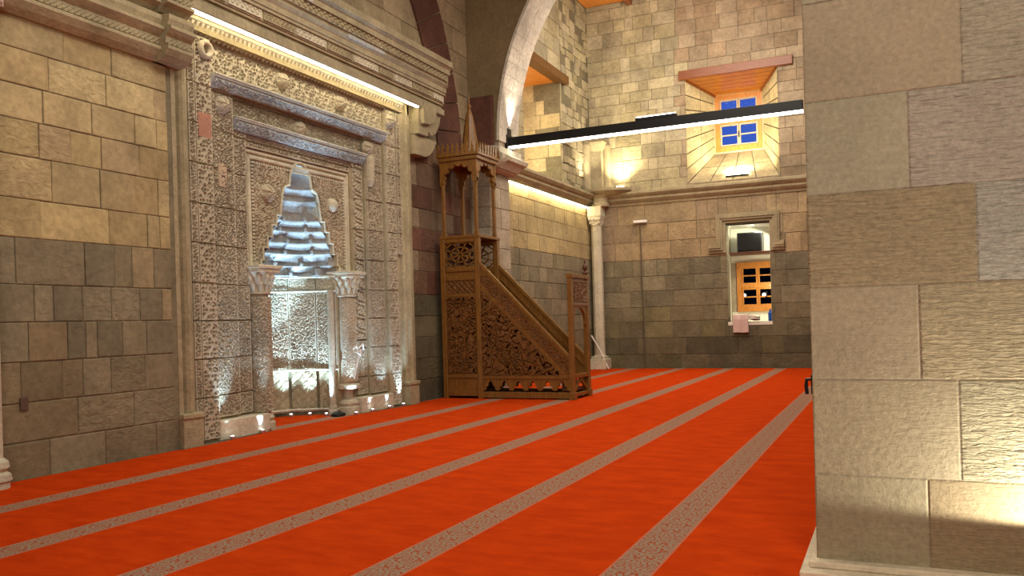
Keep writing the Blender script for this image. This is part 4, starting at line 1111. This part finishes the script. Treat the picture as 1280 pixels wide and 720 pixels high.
# canopy posts, arches, cornice
for x_ in (XL + .07, XT - .02):
    for y_ in (Y0 + .02, Y1 - .02):
        b = MB()
        b.box(x_ - .045, x_ + .045, y_ - .045, y_ + .045, 3.30, 3.42, b=.008); b.box(x_ - .035, x_ + .035, y_ - .035, y_ + .035, 3.42, 4.45, b=.014); b.box(x_ - .05, x_ + .05, y_ - .05, y_ + .05, 4.42, 4.52, b=.008)
        part('canopy_post', b, M_wood, mn)
b = MB(); b.box(XL - .02, XT + .07, Y0 - .06, Y1 + .06, 3.28, 3.34, b=.008); part('balcony_rail', b, M_wood, mn)
def lobed(a0, a1, zb, zt, zs_, ax_, fx0, fx1, lobes=7):
    cx = (a0 + a1) / 2; R = (a1 - a0) / 2 - .055; L = []
    n = 84
    for i in range(n + 1):
        t = math.pi * i / n
        r = R * (1 - .17 * abs(math.sin(lobes * t)) ** .8)
        L.append((cx - r * math.cos(t), zs_ + r * 1.0 * math.sin(t)))
    poly = [(a0, zb), (a0 + .055, zb)] + L + [(a1 - .055, zb), (a1, zb), (a1, zt), (a0, zt)]
    b = MB(); b.prism(poly, 'y' if ax_ == 'x' else 'x', fx0, fx1); return b
for yy_ in (Y0, Y1 - .05):
    part('lobed_arch', lobed(XL + .02, XT + .03, 4.38, 4.90, 4.46, 'x', yy_ - .01, yy_ + .05), M_wood, mn)
for xx_ in (XT - .03, XL + .02):
    part('lobed_arch', lobed(Y0 - .02, Y1 + .03, 4.38, 4.90, 4.46, 'y', xx_ - .0, xx_ + .05), M_wood, mn)
b = MB(); b.box(XL - .01, XT + .07, Y0 - .05, Y1 + .05, 4.88, 4.96, b=.01); b.box(XL - .03, XT + .10, Y0 - .08, Y1 + .08, 4.96, 5.02, b=.01); part('canopy_roof', b, M_wood, mn)
def merlon(x, y, rot):
    b = MB(); P = [(-.035, 0), (.035, 0), (.035, .05), (.016, .08), (.03, .11), (.022, .15), (0, .22), (-.022, .15), (-.03, .11), (-.016, .08), (-.035, .05)]
    if rot: b.prism([(y + p[0], 5.02 + p[1]) for p in P], 'x', x - .012, x + .012)
    else: b.prism([(x + p[0], 5.02 + p[1]) for p in P], 'y', y - .012, y + .012)
    part('merlon', b, M_wood, mn)
for i in range(9):
    xx_ = XL + .02 + i * .1125
    merlon(xx_, Y0 - .06, False); merlon(xx_, Y1 + .06, False)
for i in range(1, 9): merlon(XT + .08, Y0 - .05 + i * .122, True)
b = MB(); xc, yc = (XL + XT) / 2, (Y0 + Y1) / 2
xc = -7.99
b.lathe(xc, yc, [(.24, 5.02), (.22, 5.12), (.165, 5.30), (.12, 5.62), (.07, 5.90), (.03, 6.02), (.042, 6.06), (.042, 6.10), (.015, 6.14), (.012, 6.32), (.003, 6.46)], 8, a0=math.pi / 8); part('spire', b, M_wood, mn)
# stair flanks
slope = (2.74 - .74) / (XT - XG)    # negative
def ztop(x): return 2.74 + (x - XT) * slope
for yy_, sg, nm in ((Y0, -1, 'near'), (Y1, 1, 'far')):
    b = MB(); b.prism([(XT + .04, .44), (XG - .02, .44), (XG - .02, ztop(XG)), (XT + .04, ztop(XT + .04))], 'y', yy_ - .02, yy_ + .02)
    b.box(XT, XG, yy_ - .045, yy_ + .045, .02, .14, b=.008); b.box(XT, XG, yy_ - .04, yy_ + .04, .40, .47, b=.008)
    # raking border frame
    for off in (.0, -.41): b.bar((XT + .03, yy_, ztop(XT) + off), (XG, yy_, ztop(XG) + off), .085, .05, upv=(0, 1, 0))
    fp = part('flank_panel', b, M_wood, mn)
    b = MB()
    relief(b, XT + .06, XG - .05, .48, 2.2, yy_ + sg * .02, PW, .030, .014, sg, lambda u, v: v < 2.74 + (u - XT) * slope - .46)
    relief(b, XT + .06, XG - .05, .50, 2.5, yy_ + sg * .02, lambda u, v: P_arab(u, v, .11), .014, .014, sg, lambda u, v: (v < 2.74 + (u - XT) * slope - .06) & (v > 2.74 + (u - XT) * slope - .36))
    part('flank_relief', b, M_wooddk, mn, fix=False)
    # moulded handrail and a row of small studs on the inner side
    b = MB()
    b.bar((XT + .03, yy_, ztop(XT + .03) + .03), (XG, yy_, ztop(XG) + .03), .045, .09, upv=(0, 1, 0))
    part('handrail', b, M_wood, mn)
    b = MB()
    for i in range(34):
        x_ = XT + .10 + (XG - XT - .16) * i / 34
        b.box(x_, x_ + .025, yy_ - sg * .045, yy_ - sg * .015, ztop(x_) - .20, ztop(x_) - .165)
    b.bar((XT + .10, yy_ - sg * .022, ztop(XT + .10) - .18), (XG - .06, yy_ - sg * .022, ztop(XG - .06) - .18), .012, .07, upv=(0, 1, 0))
    o_s = part('stud_row', b, M_wood, mn)
    # apron with trefoil cut-outs
    b = MB(); n = 6; x0_, x1_ = XT + .06, XG - .06; wv = (x1_ - x0_) / n
    P = [(x0_, .40)]
    for i in range(n):
        a = x0_ + i * wv
        P += [(a, .17), (a + .03, .17), (a + .06, .20), (a + .05, .24), (a + .10, .26), (a + .10, .30), (a + wv / 2, .37), (a + wv - .10, .30), (a + wv - .10, .26), (a + wv - .05, .24), (a + wv - .06, .20), (a + wv - .03, .17)]
    P += [(x1_, .17), (x1_, .40)]
    b.prism(P, 'y', yy_ - .02, yy_ + .02); part('scalloped_apron', b, M_wood, mn)
# steps
ns = 9
for i in range(ns):
    xa = XG - .02 - (XG - XT) * i / ns; xb = XG - .02 - (XG - XT) * (i + 1) / ns
    b = MB(); zt = .20 + i * .21; b.box(xb, xa, Y0 + .03, Y1 - .03, zt - .04, zt, b=.006); b.box(xb, xb + .02, Y0 + .03, Y1 - .03, zt, zt + .19); part('step', b, M_wooddeep, mn)
# entrance gate
for y_ in (Y0, Y1):
    b = MB(); b.box(XG - .05, XG + .05, y_ - .05, y_ + .05, 0, 2.40, b=.01); part('gate_post', b, M_wood, mn)
    b = MB(); b.box(XG - .07, XG + .07, y_ - .07, y_ + .07, 0, .14, b=.01); part('gate_post_foot', b, M_wood, mn)
P = [(Y0 + .05, 1.60)]
cyg = (Y0 + Y1) / 2
hwg = (Y1 - Y0) / 2 - .05
L = [(Y0 + .05, 1.45), (Y0 + .10, 1.45)]
for i in range(13):
    t = i / 12; L.append((Y0 + .10 + (hwg - .05) * (1 - math.cos(t * math.pi / 2)) ** 1.0, 1.45 + .34 * math.sin(t * math.pi / 2)))
Rr = [(2 * cyg - p[0], p[1]) for p in reversed(L)]
b = MB(); b.prism(L + Rr + [(Y1 - .05, 2.36), (Y0 + .05, 2.36)], 'x', XG - .03, XG + .03); part('gate_arch_board', b, M_wood, mn)
b = MB(); relief(b, Y0 + .08, Y1 - .08, 1.90, 2.26, XG + .03, lambda u, v: P_arab(u, v, .14), .02, .014, 1, axis='x'); part('gate_relief', b, M_wooddk, mn, fix=False)
b = MB(); b.box(XG - .06, XG + .07, Y0 - .06, Y1 + .06, 2.36, 2.44, b=.01); b.box(XG - .04, XG + .05, Y0 + .05, Y1 - .05, 1.82, 1.87, b=.006); b.box(XG - .04, XG + .05, Y0 + .05, Y1 - .05, 2.28, 2.32, b=.006); part('gate_cornice', b, M_wood, mn)
for y_ in (Y1,):
    b = MB(); b.lathe(XG, y_, [(.03, 2.44), (.05, 2.47), (.05, 2.50), (.025, 2.53), (.05, 2.58), (.045, 2.63), (.015, 2.68), (.02, 2.71), (.004, 2.76)], 14); part('finial', b, M_wooddeep, mn)
b = MB(); b.box(XG - .04, XG + .04, Y0 + .05, Y1 - .05, .40, .48, b=.008); b.box(XG - .04, XG + .04, Y0 + .05, Y1 - .05, .05, .12, b=.008)
b.bar((XG, Y0 + .06, .14), (XG, cyg, .38), .05, .04, upv=(1, 0, 0)); b.bar((XG, Y1 - .06, .14), (XG, cyg, .38), .05, .04, upv=(1, 0, 0)); part('gate_threshold', b, M_wood, mn)

# ------------------------------------------------------------------ near pier at the right
rnd = random.Random(51)
pier = MB()
YP, XA, XB, YB = 5.3, -.46, 1.25, 6.9
crs = [(-.0, .58, [(XA, .15, (.31, .26, .165, .05)), (.15, XB, (.27, .205, .12, .15))]),
       (.58, 1.15, [(XA, .32, (.32, .265, .17, .12)), (.32, XB, (.36, .31, .20, .9))]),
       (1.15, 1.70, [(XA, .13, (.33, .27, .18, .08)), (.13, XB, (.37, .30, .185, .8))]),
       (1.70, 2.25, [(XA, .43, (.32, .25, .15, .55)), (.43, XB, (.38, .35, .29, .8))]),
       (2.25, 2.81, [(XA, .10, (.34, .30, .21, .15)), (.10, XB, (.37, .315, .255, .55))]),
       (2.81, 3.40, [(XA, .38, (.35, .28, .19, .12)), (.38, XB, (.36, .31, .23, .5))]),
       (3.40, 3.98, [(XA, .05, (.34, .30, .21, .3)), (.05, XB, (.34, .29, .2, .5))])]
z = 3.98
while z < 12.2:
    s = rnd.uniform(0, .6); crs.append((z, z + .56, [(XA, s, pick(TANP, .8)(0, 0, rnd)), (s, XB, pick(TANP, .8)(0, 0, rnd))])); z += .56
for z0, z1, bl_ in crs:
    for (a, c_, col) in bl_:
        lay(pier, [(a, c_, z0, z1, col)], lambda u, v, h: (u, YP - h, v), rnd, gap=.0015, dep=.02, jit=.001, rel=.002)
    lay(pier, [(YP, (YP + YB) / 2, z0, z1, bl_[0][2]), ((YP + YB) / 2, YB, z0, z1, bl_[0][2])], lambda u, v, h: (XA - h, u, v), rnd, gap=.002, rel=.003)
pier.box(XA + .006, XB, YP + .006, YB, -.01, 12.2, c=(.26, .21, .15, .1))
struct('wall_pier_near', pier, M_pier)
b = MB()
b.box(-.545, 1.35, 5.12, 7.0, -.01, .035, b=.008); b.box(-.50, 1.32, 5.22, 6.95, .035, .075, b=.01)
struct('trim_pier_plinth', b, stone_mat('cream_plinth', (.62, .52, .38), .1, .2))
hk = MB(); hk.tube([(-.47, 5.42, 1.14), (-.50, 5.42, 1.14), (-.505, 5.42, 1.10), (-.50, 5.42, 1.05)], .011, 8); hk.box(-.475, -.462, 5.40, 5.44, 1.05, 1.17, b=.003)
solo('wall_hook', hk, M_black, 'tiny black hook on the left edge of the near stone pier', 'hook')
# flood grazing the pier from the right
lamp('SPOT', 'pier_flood', (.84, 4.93, .335), 95, (1, .97, .82), (.80, 4.97, 1.2), spot_size=math.radians(172), spot_blend=.12, shadow_soft_size=.01)
